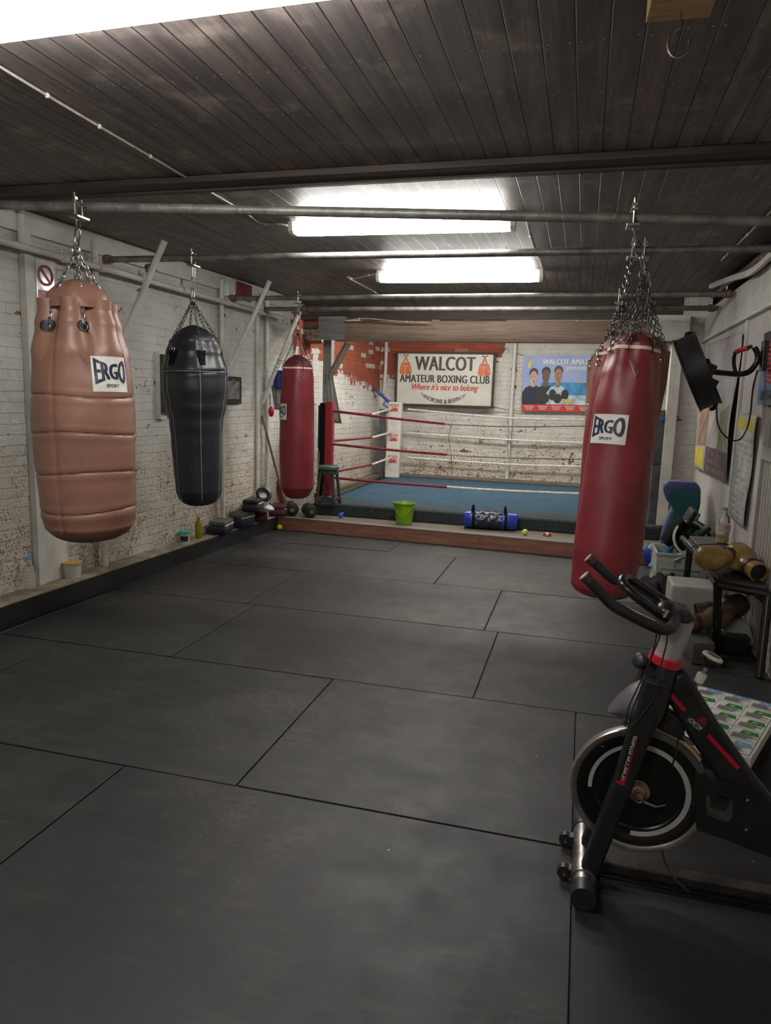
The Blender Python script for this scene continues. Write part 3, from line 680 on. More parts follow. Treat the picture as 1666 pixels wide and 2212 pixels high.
for (cu, top, skin, hair, kit, gl, k) in ((.085, .70, 'skin_a', 'ink', 'navyleather', 0, 3), (.185, .72, 'skin_b', 'ink', 'ink', 1, 3.6), (.285, .74, 'skin_c', 'darkbrown', 'surf_print', 1, 4.2)):
    b = MB(); b.poly([pf(cu-.085, .13, k), pf(cu+.085, .13, k), pf(cu+.085, .34, k), pf(cu+.055, .43, k), pf(cu+.02, .47, k), pf(cu-.02, .47, k), pf(cu-.06, .43, k), pf(cu-.088, .34, k)])
    fg = b.build('printed_figure', kit, ps, keep=True)
    h = MB(); h.poly(ellp(cu, top-.01, .036, .088, k+.3)); h.build('hair', hair, fg, keep=True)
    h = MB(); h.poly(ellp(cu, top-.09, .030, .115, k+.6)); h.poly([pf(cu-.018, .44, k+.6), pf(cu+.018, .44, k+.6), pf(cu+.02, .56, k+.6), pf(cu-.02, .56, k+.6)]); h.build('face', skin, fg, keep=True)
    h = MB()
    for sx in (-1, 1): h.poly(ellp(cu+sx*.011, top-.07, .005, .007, k+.9, 8))
    h.poly(ellp(cu, top-.155, .011, .008, k+.9, 8)); h.build('face_features', 'ink', fg, keep=True)
    if gl:
        h = MB(); h.poly(ellp(cu+.005, .235, .034, .085, k+.8)); h.poly(ellp(cu+.062, .30, .030, .10, k+.8)); h.build('printed_glove', 'ink', fg, keep=True)
h = MB(); h.poly([pf(.035, .78, 3), pf(.055, .78, 3), pf(.058, .85, 3), pf(.085, .90, 3), pf(.10, .92, 3), pf(.075, .915, 3), pf(.06, .90, 3), pf(.05, .95, 3), pf(.04, .92, 3), pf(.033, .86, 3)]); h.build('boxer_emblem', 'print_yellow', ps, keep=True)
MB().tube([pf(0, 1), onY(1112, 762, YB-.04)], .004, 4).tube([pf(0, 0), onY(1096, 884, YB-.04)], .004, 4).build('banner_cord', 'string', ps)

# pipes on the end wall
tag(MB().tube([onY(835, 738, YB-.05), onY(833, 800, YB-.05), onY(829, 850, YB-.05)], .03, 12).build('wall_pipe', 'whitepipe', smooth=True), 'white pipe running down the end wall left of the club sign', 'pipe')
tag(MB().tube([onY(1114, 735, YB-.05), onY(1095, 1034, YB-.05)], .032, 12).build('wall_pipe', 'whitepipe', smooth=True), 'white pipe down the end wall between the club sign and the boxer banner', 'pipe')

# ================================================================ SCAFFOLD
def clampo(p, parent, ax=(1, 0, 0), m='copper'):
    p = Vector(p); a, b2, d = frame(Vector(ax))
    o = MB().tube([p-d*.028, p+d*.028], .036, 10).box(p+a*.04, (.05, .03, .03)).build('clamp', m, parent, smooth=30)
    MB().cyl(p+b2*.02+a*.03, p+b2*.07+a*.03, .006, seg=6).build('clamp_bolt', 'steel', o)
def pipe(P, lab, m='galv', clamps=(), name='scaffold_pipe', r=.0242, cm='copper'):
    o = MB().tube(P, r, 18).build(name, m, None, smooth=True); tag(o, lab, 'scaffold pipe', 'scaffold tubes')
    for c, ax in clamps: clampo(c, o, ax, cm)
    return o
p1a, p1b = Vector((-3.70, 3.36, 2.605)), Vector((1.17, 3.79, 2.436))
p2a, p2b = Vector((-3.66, 5.0, 2.606)), Vector((1.17, 5.0, 2.574))
p3a, p3b = Vector((-3.58, 6.9, 2.575)), Vector((1.17, 6.9, 2.578))
p4a, p4b = Vector((-3.52, 7.6, 2.555)), Vector((1.17, 7.6, 2.547))
pipe([p1a, p1b], 'thick grey scaffold tube nearest the camera, carrying the big tan bag', clamps=[(p1b-Vector((.04, 0, 0)), (1, 0, 0))])
pipe([p2a, p2b], 'second grey scaffold tube from the camera, carrying the black bag', clamps=[(p2a+Vector((.02, 0, 0)), (1, 0, 0)), (onY(325, 580, 5.0), (1, 0, .2))])
pipe([p3a, p3b], 'third grey scaffold tube, just above the ring header, carrying the left red bag', clamps=[(p3a+Vector((.03, 0, 0)), (1, 0, 0)), (onY(561, 648, 6.9), (1, 0, .2)), (p3b-Vector((.05, 0, 0)), (1, 0, 0))])
pipe([p4a, p4b], 'farthest grey scaffold tube, lowest in the row and closest to the ring', clamps=[(onY(657, 672, 7.6), (1, 0, .2)), (p4b-Vector((.06, 0, 0)), (1, 0, 0))])
wp = lambda y, z=2.548: Vector((XL(y)+.105, y, z))
pipe([wp(2.6), wp(4.6), wp(8.15, 2.52)], 'long white painted scaffold tube clamped level along the left wall', 'whitepipe', clamps=[(wp(4.62), (0, 1, 0)), (wp(5.0), (0, 1, 0)), (wp(5.5), (0, 1, 0)), (wp(6.1), (0, 1, 0)), (wp(6.9, 2.535), (0, 1, 0)), (wp(7.6, 2.525), (0, 1, 0))], cm='whitepipe')
def upright(px, py, lab, z0=.16, z1=2.75, off=.05, bow=0):
    q = onL(px, py, off); return pipe([Vector((q.x, q.y, z0)), Vector((q.x, q.y, z1))], lab, 'whitepipe', cm='whitepipe')
upright(45, 480, 'short white upright stub above the wall tube at the left edge of the photo', 2.57, 2.80)
upright(207, 600, 'white upright pipe behind the big tan bag on the left wall')
upright(480, 800, 'white upright pipe just right of the black bag on the left wall')
upright(577, 900, 'white upright pipe with a cord, left of the small red bag')
upright(556, 900, 'slim off-white conduit beside the upright pipe left of the small red bag', off=.02)
def brace(a, b, Y, lab, ext=0):
    A, B2 = onY(a[0], a[1], Y), onY(b[0], b[1], Y)
    d = (B2-A)
    if ext: B2 = B2+d.normalized()*ext
    B2.x = max(B2.x, XL(Y)+.04)
    return pipe([A, B2], lab, 'whitepipe', name='scaffold_brace')
brace((356, 520), (256, 752), 4.94, 'slanting white scaffold brace between the tan bag and the black bag', .25)
brace((583, 607), (487, 815), 6.84, 'slanting white scaffold brace rising from the right side of the black bag', .1)
b3 = brace((648, 672), (566, 872), 7.54, 'slanting white scaffold brace left of the small red bag, wrapped with wire')
w3 = MB(); A, B2 = onY(648, 672, 7.54), onY(566, 872, 7.54)
for i in range(5):
    c = A.lerp(B2, .52+.035*i); w3.torus(c, (B2-A)+Vector((0, .1*i, 0)), .028, .003, 14, 4)
w3.build('wire_wrap', 'steel', b3)

# ================================================================ STRIP LIGHTS
def strip(P0, P1, lab, wd=.15, drop=.075):
    P0, P1 = Vector(P0), Vector(P1); d = (P1-P0).normalized(); n = Vector((-d.y, d.x, 0)); ln = (P1-P0).length; c = (P0+P1)/2
    R = Matrix.Rotation(math.atan2(d.y, d.x), 4, 'Z')
    t = thing('strip_light', (c.x, c.y, 2.72), lab, 'light', 'fluorescent strip lights')
    MB().box((c.x, c.y, 2.80), (ln, wd*.55, .04), R, bev=.003).build('fitting_tray', 'fitting', t)
    # prismatic bowl: trapezoid section
    m = MB(); prof = [(-wd/2, 2.79), (-wd/2+.012, 2.79-drop+.015), (-wd/2+.03, 2.79-drop), (wd/2-.03, 2.79-drop), (wd/2-.012, 2.79-drop+.015), (wd/2, 2.79)]
    a = P0+d*.03; b = P1-d*.03
    m.prism([Vector((a.x, a.y, 0))+n*s_+Vector((0, 0, z_)) for s_, z_ in prof], Vector((b.x-a.x, b.y-a.y, 0)))
    m.build('diffuser', 'diffuser', t)
    for e, s in ((P0, 1), (P1, -1)): MB().prism([Vector((e.x, e.y, 0))+n*s_*1.03+Vector((0, 0, z_-.001)) for s_, z_ in prof], Vector((d.x*.03*s, d.y*.03*s, 0))).build('end_cap', 'fitting', t)
    return t
strip((-2.17, 2.08, 0), (-.65, 2.055, 0), 'large bright strip light at the top left corner of the photo')
l2a, l2b = onZ(637, 512, 2.715), onZ(1115, 500, 2.715)
strip((l2a.x, l2a.y-.06, 0), (l2b.x, l2b.y-.04, 0), 'bright strip light behind the nearest scaffold tube, the middle one of three')
l3a, l3b = onZ(819, 612, 2.715), onZ(1173, 610, 2.715)
strip((l3a.x, l3a.y-.06, 0), (l3b.x, l3b.y-.06, 0), 'farthest bright strip light in view, between the second and third scaffold tubes')
strip((-2.2, -1.2, 0), (-.7, -1.2, 0), 'unseen strip light added behind the camera as fill')  # out-of-view strip added as fill light for the room
# ring room lamp (up behind the header)
rl = strip((-2.9, 9.3, 0), (-1.4, 9.3, 0), 'strip light over the ring, hidden behind the timber header'); rl.location.z += .225; [setattr(c_, 'name', c_.name) for c_ in rl.children]
ld = bpy.data.lights.new('ring_lamp', 'AREA'); ld.shape = 'RECTANGLE'; ld.size = 2.8; ld.size_y = .15; ld.energy = RING_LAMP; ld.color = (1, .93, .84)
lo = bpy.data.objects.new('ring_lamp', ld); COL.objects.link(lo); lo.location = (-1.0, 9.7, 2.96)

# cables
def cable(pts, lab, r=.005, clips=0, m='cable', name='ceiling_cable'):
    P = catmull(pts, 8); o = tag(MB().tube(P, r, 6).build(name, m, None, smooth=True), lab, 'cable')
    for i in range(clips):
        MB().ell(P[int((i+.5)/clips*(len(P)-1))], (.011, .011, .011), seg=8).build('cable_clip', 'fitting', o)
    return o
zc = 2.812
cable([onZ(-30, 125, zc), onZ(30, 163, zc), onZ(145, 232, zc), onZ(238, 287, zc), onZ(336, 344, zc), onZ(408, 387, zc), onZ(478, 428, zc), onZ(530, 459, zc), onZ(565, 482, zc), onZ(605, 484, zc), onZ(640, 492, zc)], 'long white cable clipped across the ceiling boards at upper left', .006, 9)
cable([onZ(1118, 466, zc), onZ(1135, 472, zc), onZ(1142, 495, zc), onZ(1150, 525, zc), onZ(1162, 552, zc), onZ(1172, 580, zc)], 'white cable between the two strip lights at their right ends', .006, 3)
cable([onZ(818, 590, zc), onZ(790, 596, zc), onZ(766, 602, zc), onZ(750, 598, zc), onZ(757, 603, zc), onZ(790, 620, zc), onZ(830, 643, zc), onZ(865, 668, zc), onZ(890, 692, zc)], 'white cable from the left end of the farthest strip light', .006, 5)
cable([Vector((1.02, 3.5, 2.80)), Vector((1.02, 5, 2.80)), Vector((1.0, 6.6, 2.80))], 'thin clipped cable along the right edge of the ceiling', .006, 8)
cable([Vector((1.17, 3.3, 2.70)), Vector((1.16, 5.2, 2.66)), Vector((1.12, 5.9, 2.60)), Vector((1.1, 6.6, 2.66)), Vector((1.06, 7.4, 2.72))], 'fat white pipe sagging along the top of the right wall', .026, 0, 'whitepipe', 'sagging_pipe')
cable([Vector((1.24, 2.5, 2.76)), Vector((1.24, 5, 2.75)), Vector((1.2, 8.2, 2.74))], 'grey scaffold tube tucked up above the right wall fascia', .03, 0, 'copper', 'scaffold_pipe')
cable([onY(745, 693, 8.30), onY(790, 688, 8.30), onY(860, 694, 8.32), onY(930, 697, 8.34)], 'thin white cable drooping over the top of the ring header', .006, 2)

# wooden block with hook, top right
wb = thing('ceiling_block', (.2, 2.3, 2.74), 'raw pine block with a steel hook screwed to the ceiling at top right', 'wood block')
z_ = 2.745
c1, c2, c3 = onZ(1395, 50, z_), onZ(1533, 38, z_), onZ(1541, 0, z_)
e = (c1-c2).normalized(); f = Vector((-e.y, e.x, 0)); f = -f if f.y > 0 else f
c2 = c2+Vector((0, 0, 0)); cc = [c1, c2, c2+f*.42, c1+f*.42]
MB().prism(cc, (0, 0, .07)).build('pine_board', 'rawpine', wb, bevel=.003)
hp = c1.lerp(c2, .52)+f*.05
H = []
for i in range(13):
    q = math.radians(95+i*23); H.append(hp+Vector((.0, 0, -.085))+e*(-math.cos(q)*.030)*1+Vector((0, 0, math.sin(q)*.040)))
MB().tube([hp+Vector((0, 0, .002)), hp+Vector((0, 0, -.04))]+H[0:], .004, 8).build('hook', 'steel', wb, smooth=True)

# timber hatch frame in the ceiling near the ring
hf = MB(); z_ = 2.80
h1, h2, h3, h4 = onZ(915, 668, z_), onZ(1250, 668, z_), onZ(1250, 690, z_), onZ(945, 694, z_)
for a, b in ((h1, h2), (h1, h4), (h2, h3)): hf.tube([a+Vector((0, 0, .0)), b+Vector((0, 0, .0))], .05, 4)
struct(hf.build('trim_17', 'whitewood'))

# ================================================================ HEAVY BAGS
def bag(lab, top, bot, prof, mat, capmat, pipe_pt, nchain=6, pleat=.0, creases=(), patch=None, band=None, cone=.12, vseams=(), loops='ring', tilt_chain=None, hang=.28, slots=False, seammat=None):
    top, bot = Vector(top), Vector(bot); ax = top-bot; Lg = ax.length; w = ax.normalized()
    uu = Vector((1, 0, 0)); uu = (uu-w*uu.dot(w)).normalized(); vv = w.cross(uu)   # vv points away (+Y)
    F0 = math.atan2(-top.y, -top.x); vseams = [F0+q for q in vseams]
    if patch: patch = (F0+patch[0],)+tuple(patch[1:])
    root = thing('heavy_bag', bot, lab, 'punch bag', 'hanging punch bags')
    def pr(t):
        for (a, ra), (b, rb) in zip(prof, prof[1:]):
            if a <= t <= b: q = (t-a)/(b-a) if b > a else 0; return ra+(rb-ra)*(q*q*(3-2*q) if b-a > .04 else q)
        return prof[-1][1]
    def rad(t, th):
        r = pr(t); g = max(0, (t-.66)/.34)**1.3
        r *= 1+pleat*g*(math.cos(6*th+.7)-.35*abs(math.cos(6*th+.7)))
        for cz in creases:
            tt = cz+.008*math.sin(th*2+cz*9); r -= .007*math.exp(-((t-tt)/.0035)**2)
            r += .002*math.exp(-((abs(t-tt)-.02)/.012)**2)
        for sx in vseams: r -= (.010 if slots else .004)*math.exp(-((((th-sx+math.pi) % (2*math.pi))-math.pi)/.028)**2)
        r += .0025*math.sin(3*th+7*t)+.0015*math.sin(5*th-13*t)
        return r
    def P(t, th, off=0): return bot+w*(t*Lg)+(uu*math.cos(th)+vv*math.sin(th))*(rad(t, th)+off)
    m = MB(); NS, NT_ = 120, 200
    ts = [0, .002, .006, .012, .02, .03, .042, .056]+[.07+(1-.07)*i/NT_ for i in range(NT_+1)]
    rings = [[m.b.verts.new(P(t, 2*math.pi*k/NS)) for k in range(NS)] for t in ts]
    for A, B in zip(rings, rings[1:]):
        for k in range(NS): m.b.faces.new((A[k], A[(k+1) % NS], B[(k+1) % NS], B[k]))
    m.b.faces.new(rings[0][::-1])
    # rolled inward lip
    lip = [m.b.verts.new(P(1, 2*math.pi*k/NS, -.012)-w*.01) for k in range(NS)]; lip2 = [m.b.verts.new(P(1, 2*math.pi*k/NS, -.014)-w*.05) for k in range(NS)]
    for A, B in ((rings[-1], lip), (lip, lip2)):
        for k in range(NS): m.b.faces.new((A[k], A[(k+1) % NS], B[(k+1) % NS], B[k]))
    shell = m.build('bag_shell', mat, root, smooth=60)
    # fabric cap gathered to a peak
    c = MB(); rr = pr(1)
    cp_ = [(-.03, rr*.93), (.0, rr*.93), (cone*.35, rr*.84), (cone*.7, rr*.58), (cone*.93, rr*.26), (cone, .02)]
    c.lathe(top-w*.012, w, cp_, 48, lambda h, q: .010*math.cos(6*q)*(1 if 0 < h < cone*.9 else .2), hint=vv)
    c.build('bag_cap', capmat, root, smooth=60)
    if band:
        b = MB(); b.grid(lambda u, v: P(band[0]+band[1]*v, 2*math.pi*u, .0025), 72, 1); b.build('white_band', 'cream', shell, smooth=60)
    if seammat:
        b = MB()
        for sx in vseams: b.tube([P(.03+.95*i/40, sx, .001) for i in range(41)], .0028, 5)
        for cz in ([] if slots else creases): b.tube([P(cz, 2*math.pi*i/48, .008) for i in range(48)], .0028, 5, closed=True)
        b.build('piping', seammat, shell)
    if patch:
        th0, t0, pw, ph = patch; R0 = pr(t0)
        def PP(u, v, off): return P(t0+(v-.5)*ph/Lg, th0+(u-.5)*pw/R0, off)
        b = MB(); b.grid(lambda u, v: PP(u, v, .0035), 16, 10); pp = b.build('brand_patch', 'white', shell, smooth=60)
        b = MB(); put_text(b, 'ERGO', lambda u, v: PP(.06+.88*u, .60+(v-.5)*(.42+.36*abs(2*u-1)**1.6)-.02, .0055), 0, maxe=.04, spacing=1.05, heavy=.022)
        b.build('patch_lettering', 'navy', pp, keep=True)
        b = MB(); put_text(b, 'SPORT', lambda u, v: PP(.32+.36*u, .13+.095*v, .0055), .02, maxe=.1); b.build('patch_lettering', 'navy', pp, keep=True)
    # hardware: clamp bolt on the tube, swivel chain, spread of chains
    pp_ = Vector(pipe_pt)
    apex = tilt_chain if tilt_chain else top+w*hang
    apex = Vector(apex)
    cl = MB(); cl.cyl(pp_+Vector((0, -.028, -.045)), pp_+Vector((0, -.028, .085)), .006, seg=8).cyl(pp_+Vector((0, .030, -.045)), pp_+Vector((0, .030, .06)), .006, seg=8)
    cl.box(pp_+Vector((0, 0, -.036)), (.06, .10, .012), bev=.002).box(pp_+Vector((0, 0, .034)), (.03, .09, .008)).box(pp_+Vector((0, -.028, .055)), (.022, .022, .014))
    cl.build('pipe_clamp', 'steel', root)
    up_ = MB(); d = apex-(pp_+Vector((0, 0, -.04)))
    n_ = max(3, int(d.length/.07)); up_.chain([pp_+Vector((0, 0, -.04)), apex], d.length/n_, .017, .0048); up_.torus(apex, (0, 1, 0), .022, .005, 16, 5)
    up_.build('swivel_chain', 'steel', root, smooth=60)
    ta = .955 if not slots else .90
    for k in range(nchain):
        th = 2*math.pi*(k+.5)/nchain+(.25 if nchain > 4 else 0)-math.pi/2
        e = P(ta if slots else .97, th, .004); lipP = P(1, th, .002)
        cpts = [apex, lipP+w*.004, e]
        MB().chain(cpts, .030, .0085, .0026).build('chain', 'darksteel' if not slots else 'steel', root, smooth=60)
        q = (uu*math.cos(th)+vv*math.sin(th)); s = w.cross(q)
        if loops == 'tri' and k > 0: pass
        elif loops == 'tri':
            th = F0+.12
            e2 = P(.90, th, .008); MB().tube([e2+s*.04+w*.026, e2-w*.038+q*.010, e2-s*.04+w*.026], .0042, 6, closed=True).build('triangle_ring', 'steelring', root)
        else:
            MB().torus(P(ta-.012, th, .006), q, .016, .0035, 16, 6).build('d_ring', 'chrome', root)
        if slots:   # reinforced eyelet with leaf-shaped stitched patch below
            MB().grid(lambda u, v: P(ta-.008+(v-.5)*.050, th+(u-.5)*.34*math.sqrt(max(.02, 1-(2*v-1)**2)), .002), 8, 10).build('eyelet_slot', 'black', shell)
            lf = [(0, -.12), (.8, -.075), (1.1, -.02), (.9, .008), (-.9, .008), (-1.1, -.02), (-.8, -.075)]
            MB().tube([P(ta-.04+b_, th+a_*.19, .0015) for a_, b_ in lf], .0018, 4, closed=True).build('stitched_leaf', 'tan2', shell)
        elif loops == 'tab':
            MB().grid(lambda u, v: P(.895+(v-.5)*.085, th+(u-.5)*.34*(1-.45*(1-v)), .004), 6, 6).build('strap_tab', 'blackcloth', shell, solid=.003)
    return root
def axis_pts(c_top, c_bot, Y, Yb=None): return onY(c_top[0], c_top[1], Y), onY(c_bot[0], c_bot[1], Yb or Y)
cx_ = -math.pi/2
# big tan bag, front left
Y1 = 3.42; tp, bt = axis_pts((170, 652), (196, 1168), Y1)
k = (onY(266, 850, Y1)-onY(92, 850, Y1)).length/174
bag('big terracotta tan leather punch bag with quilted rings, nearest the left wall', tp, bt,
    [(0, .02), (.004, .09), (.015, .15), (.035, .195), (.07, .235), (.13, 83*k), (.25, 85*k), (.40, 88*k), (.52, 90*k), (.65, 87*k), (.78, 82*k), (.90, 69*k), (.965, 61*k), (1, 61*k)], 'tan', 'tan',
    onY(170, 455, Y1-.05), 6, .24, (.145, .305, .465, .615), (.60, .705, .215, .185), None, .13, (-.60,), 'ring', None, .27, True, 'tan2')
# black bag
Y2 = 5.0; tp, bt = axis_pts((419, 737), (430, 1092), Y2)
k = .00395
k = (onY(483, 830, Y2)-onY(357, 830, Y2)).length/126
bag('black leather angle punch bag, wide above and narrow below, with pale piping', tp, bt,
    [(0, .02), (.006, .08), (.02, .12), (.05, 40*k), (.10, 44*k), (.25, 46*k), (.42, 48*k), (.52, 51*k), (.62, 58*k), (.72, 63*k), (.82, 62*k), (.92, 54*k), (1, 46*k)], 'blackleather', 'blackleather',
    onY(418, 564, Y2), 6, .05, (.815,), None, None, .13, (-.98, .15, 1.15), 'tab', None, .30, False, 'greyseam')
# left red bag
Y3 = 6.9; tp, bt = axis_pts((643, 790), (641, 1077), Y3)
k = (onY(677, 900, Y3)-onY(608, 900, Y3)).length/69
bag('slim red vinyl punch bag hanging left of the ring above the dumbbells', tp, bt,
    [(0, .02), (.006, .08), (.02, .12), (.05, .145), (.09, 34*k), (.3, 35*k), (.7, 34.5*k), (.88, 33*k), (1, 30*k)], 'redvinyl', 'redcap',
    onY(646, 649, Y3), 4, .05, (), (-1.12, .66, .17, .16), (.975, .012), .12, (), 'tri', None, .33)
# front right red bag
YR = 3.72; tp, bt = axis_pts((1371, 748), (1297, 1292), YR, YR-.12)
k = (onY(1404, 980, YR)-onY(1264, 980, YR)).length/140
bag('large red vinyl punch bag leaning in front of the others behind the exercise bike handlebars', tp, bt,
    [(0, .02), (.004, .07), (.015, .12), (.04, .15), (.075, 70*k), (.2, 74*k), (.4, 73*k), (.6, 70*k), (.75, 69*k), (.88, 62*k), (.96, 54*k), (1, 53*k)], 'redvinyl', 'redcap',
    p1a.lerp(p1b, (onY(1368, 480, 3.72).x-p1a.x)/(p1b.x-p1a.x)), 6, .06, (), (-.50, .665, .190, .140), (.975, .013), .075, (), 'tri', None, .34)
# second red bag, hard behind it
YR2 = 4.18; tp, bt = axis_pts((1352, 757), (1300, 1240), YR2)
bag('red vinyl punch bag mostly hidden just behind the front red one', tp, bt,
    [(0, .02), (.006, .08), (.02, .12), (.05, .15), (.09, .17), (.6, .172), (.85, .16), (1, .145)], 'redvinyl', 'redcap',
    onY(1366, 545, 4.98), 6, .06, (), None, (.975, .013), .10, (), 'ring', onY(1345, 655, 4.45), .34)
# tan bag right behind
YT = 5.0; tp, bt = axis_pts((1391, 756), (1336, 1120), YT)
bag('brown tan punch bag hanging at the right of the cluster, beside the black fan', tp, bt,
    [(0, .02), (.006, .08), (.02, .12), (.05, .15), (.09, .15), (.5, .16), (.8, .167), (.92, .162), (1, .158)], 'tan2', 'tan2',
    onY(1392, 546, 5.0), 6, .06, (.3, .5), (.50, .62, .17, .15), None, .12, (), 'ring', None, .30)
YT2 = 6.9; tp, bt = axis_pts((1322, 776), (1312, 1075), YT2)
bag('brown tan punch bag mostly hidden, in front of the boxer banner', tp, bt,
    [(0, .02), (.006, .08), (.02, .12), (.05, .16), (.09, .20), (.5, .215), (.8, .215), (.92, .21), (1, .20)], 'tan2', 'tan2',
    onY(1337, 645, 6.9), 6, .06, (.3, .5), (-.85, .63, .18, .15), None, .10, (), 'ring', None, .26)

# ================================================================ LEFT WALL FURNISHINGS
def wallplate(px, w_, h_, z0, off, name, mat, label=None, cat=None, parent=None, t=.012):
    # a plate on the left wall: near edge at px (x pixel at its height), w_ along Y
    y0 = onL(px, 700, off).y
    o = MB().prism([(lw(y0, off), y0, z0), (lw(y0+w_, off), y0+w_, z0), (lw(y0+w_, off+t), y0+w_, z0), (lw(y0, off+t), y0, z0)], (0, 0, h_)).build(name, mat, parent)
    if label: tag(o, label, cat)
    return o, y0
def lwf(y0, off): return lambda u, v, k=0: Vector((lw(y0+u, off)+.001+k*.001, y0+u, v))
q0, q1 = onL(76, 557, .035), onL(115, 566, .035); r0_ = onL(76, 650, .035)
sy, sw, sz0, sz1 = q0.y, q1.y-q0.y, r0_.z, q0.z
o, _ = MB().prism([(lw(sy, .031), sy, sz0), (lw(sy+sw, .031), sy+sw, sz0), (lw(sy+sw, .037), sy+sw, sz0), (lw(sy, .037), sy, sz0)], (0, 0, sz1-sz0)).build('warning_sign', sm('glossy_sign', (.62, .62, .60), .12, 0, .04, 9, 0)), 0
tag(o, 'white no shouting sign with a red prohibition circle beside the big tan bag', 'sign')
f = lwf(sy, .037); hh = sz1-sz0
MB().prism([f(.01, sz0+.02), f(sw-.01, sz0+.02), f(sw-.01, sz0+hh*.28), f(.01, sz0+hh*.28)], (.001, 0, 0)).build('red_panel', 'pinksign', o)
t = MB(); c = (sw/2, sz0+hh*.64); Rr = sw*.38
t.tube([f(c[0]+Rr*math.cos(a), c[1]+Rr*1.0*math.sin(a), 1) for a in [2*math.pi*i/32 for i in range(32)]], .010, 5, closed=True)
t.tube([f(c[0]-Rr*.7, c[1]+Rr*.7, 1), f(c[0]+Rr*.7, c[1]-Rr*.7, 1)], .009, 5); t.build('prohibition_circle', 'pinksign', o)
t = MB(); put_text(t, 'shouting', lambda u, v: f(.04+(sw-.08)*u, sz0+.045+.06*v, 3), .0); t.build('sign_lettering', 'white', o, keep=True)
def notice(px, py0, py1, px1, label, lines=8, name='notice', mat='signwhite'):
    a, b, c = onL(px, py0, .036), onL(px1, py0, .036), onL(px, py1, .036)
    y0, ww, za, zb_ = a.y, b.y-a.y, c.z, a.z
    o = MB().prism([(lw(y0, .032), y0, za), (lw(y0+ww, .032), y0+ww, za), (lw(y0+ww, .036), y0+ww, za), (lw(y0, .036), y0, za)], (0, 0, zb_-za)).build(name, mat); tag(o, label, 'notice')
    g = lwf(y0, .036); t = MB(); H2 = zb_-za
    for i in range(lines):
        v = zb_-H2*(.12+.78*i/lines); u1 = ww*random.uniform(.5, .88)
        t.quad(g(ww*.1, v, 1), g(u1, v, 1), g(u1, v-.008, 1), g(ww*.1, v-.008, 1))
    t.build('printed_lines', 'print_grey', o, keep=True)
    return o
notice(79, 658, 748, 113, 'small white framed notice just below the no shouting sign', 9)
n2 = notice(80, 752, 838, 112, 'white notice with a blue circle behind the tan bag', 3)
notice(86, 842, 905, 110, 'white and blue notice lowest of those beside the tan bag', 4)
# junction box and red alarm box
q = onL(492, 630, .0); tag(MB().box((lw(q.y, .05), q.y-.1, q.z), (.09, .13, .13), bev=.01).build('junction_box', 'fitting'), 'small white junction box high on the left wall above the wall tube', 'electrical box')
q = onL(520, 630, .0); tag(MB().box((lw(q.y, .03), q.y, q.z-.0), (.05, .34, .17), bev=.008).build('alarm_box', sm('alarm_red', (.16, .04, .04), .5, 0, .2, 6, 0)), 'faded red box high on the left wall beside the junction box', 'alarm box')
# cabinet / screen behind the black bag
q0, q1 = onL(353, 770, .09), onL(412, 770, .09); q2 = onL(353, 888, .09)
cab = thing('wall_cabinet', (lw(q0.y, .05), (q0.y+q1.y)/2, q2.z), 'dark glass fronted wall cabinet behind the black bag', 'cabinet')
MB().prism([(lw(q0.y, 0), q0.y, q2.z-.02), (lw(q1.y, 0), q1.y, q2.z-.02), (lw(q1.y, .09), q1.y, q2.z-.02), (lw(q0.y, .09), q0.y, q2.z-.02)], (0, 0, q0.z-q2.z+.04)).build('cabinet_body', 'darksteel', cab)
MB().prism([(lw(q0.y, .0901), q0.y+.03, q2.z), (lw(q1.y, .0901), q1.y-.02, q2.z), (lw(q1.y, .095), q1.y-.02, q2.z), (lw(q0.y, .095), q0.y+.03, q2.z)], (0, 0, q0.z-q2.z)).build('glass_door', 'glass_dark', cab)
q = onL(345, 760, .02); q3 = onL(347, 905, .02)
tag(MB().prism([(lw(q.y, 0), q.y-.05, q3.z), (lw(q.y, 0), q.y+.05, q3.z), (lw(q.y, .05), q.y+.05, q3.z), (lw(q.y, .05), q.y-.05, q3.z)], (0, 0, q.z-q3.z)).build('steel_bracket', 'whitepipe'), 'white painted steel bracket left of the dark wall cabinet', 'bracket')
# framed picture
q0, q1, q2 = onL(484, 812, .02), onL(520, 810, .02), onL(484, 872, .02)
pc = MB().prism([(lw(q0.y, .004), q0.y-.02, q2.z), (lw(q1.y, .004), q1.y, q2.z), (lw(q1.y, .03), q1.y, q2.z), (lw(q0.y, .03), q0.y-.02, q2.z)], (0, 0, q0.z-q2.z)).build('framed_picture', 'darkwood'); tag(pc, 'dark framed group photograph on the left wall right of the black bag', 'picture')
g = lwf(q0.y, .03); ww, H2 = q1.y-q0.y, q0.z-q2.z
MB().prism([g(.03, q2.z+.05), g(ww-.05, q2.z+.05), g(ww-.05, q0.z-.05), g(.03, q0.z-.05)], (.001, 0, 0)).build('picture_print', sm('old_photo', (.16, .165, .15), .3, 0, .3, 25, 0, col2=(.30, .30, .27)), pc)
t = MB(); rnd = random.Random(3)
for i in range(26):
    u = .05+rnd.random()*(ww-.12); v = q2.z+.08+rnd.random()*(H2*.55); s = .018
    t.poly([g(u+s*math.cos(a), v+s*1.7*math.sin(a), 2) for a in [2*math.pi*j/8 for j in range(8)]])
t.build('picture_faces', 'print_grey', pc, keep=True)
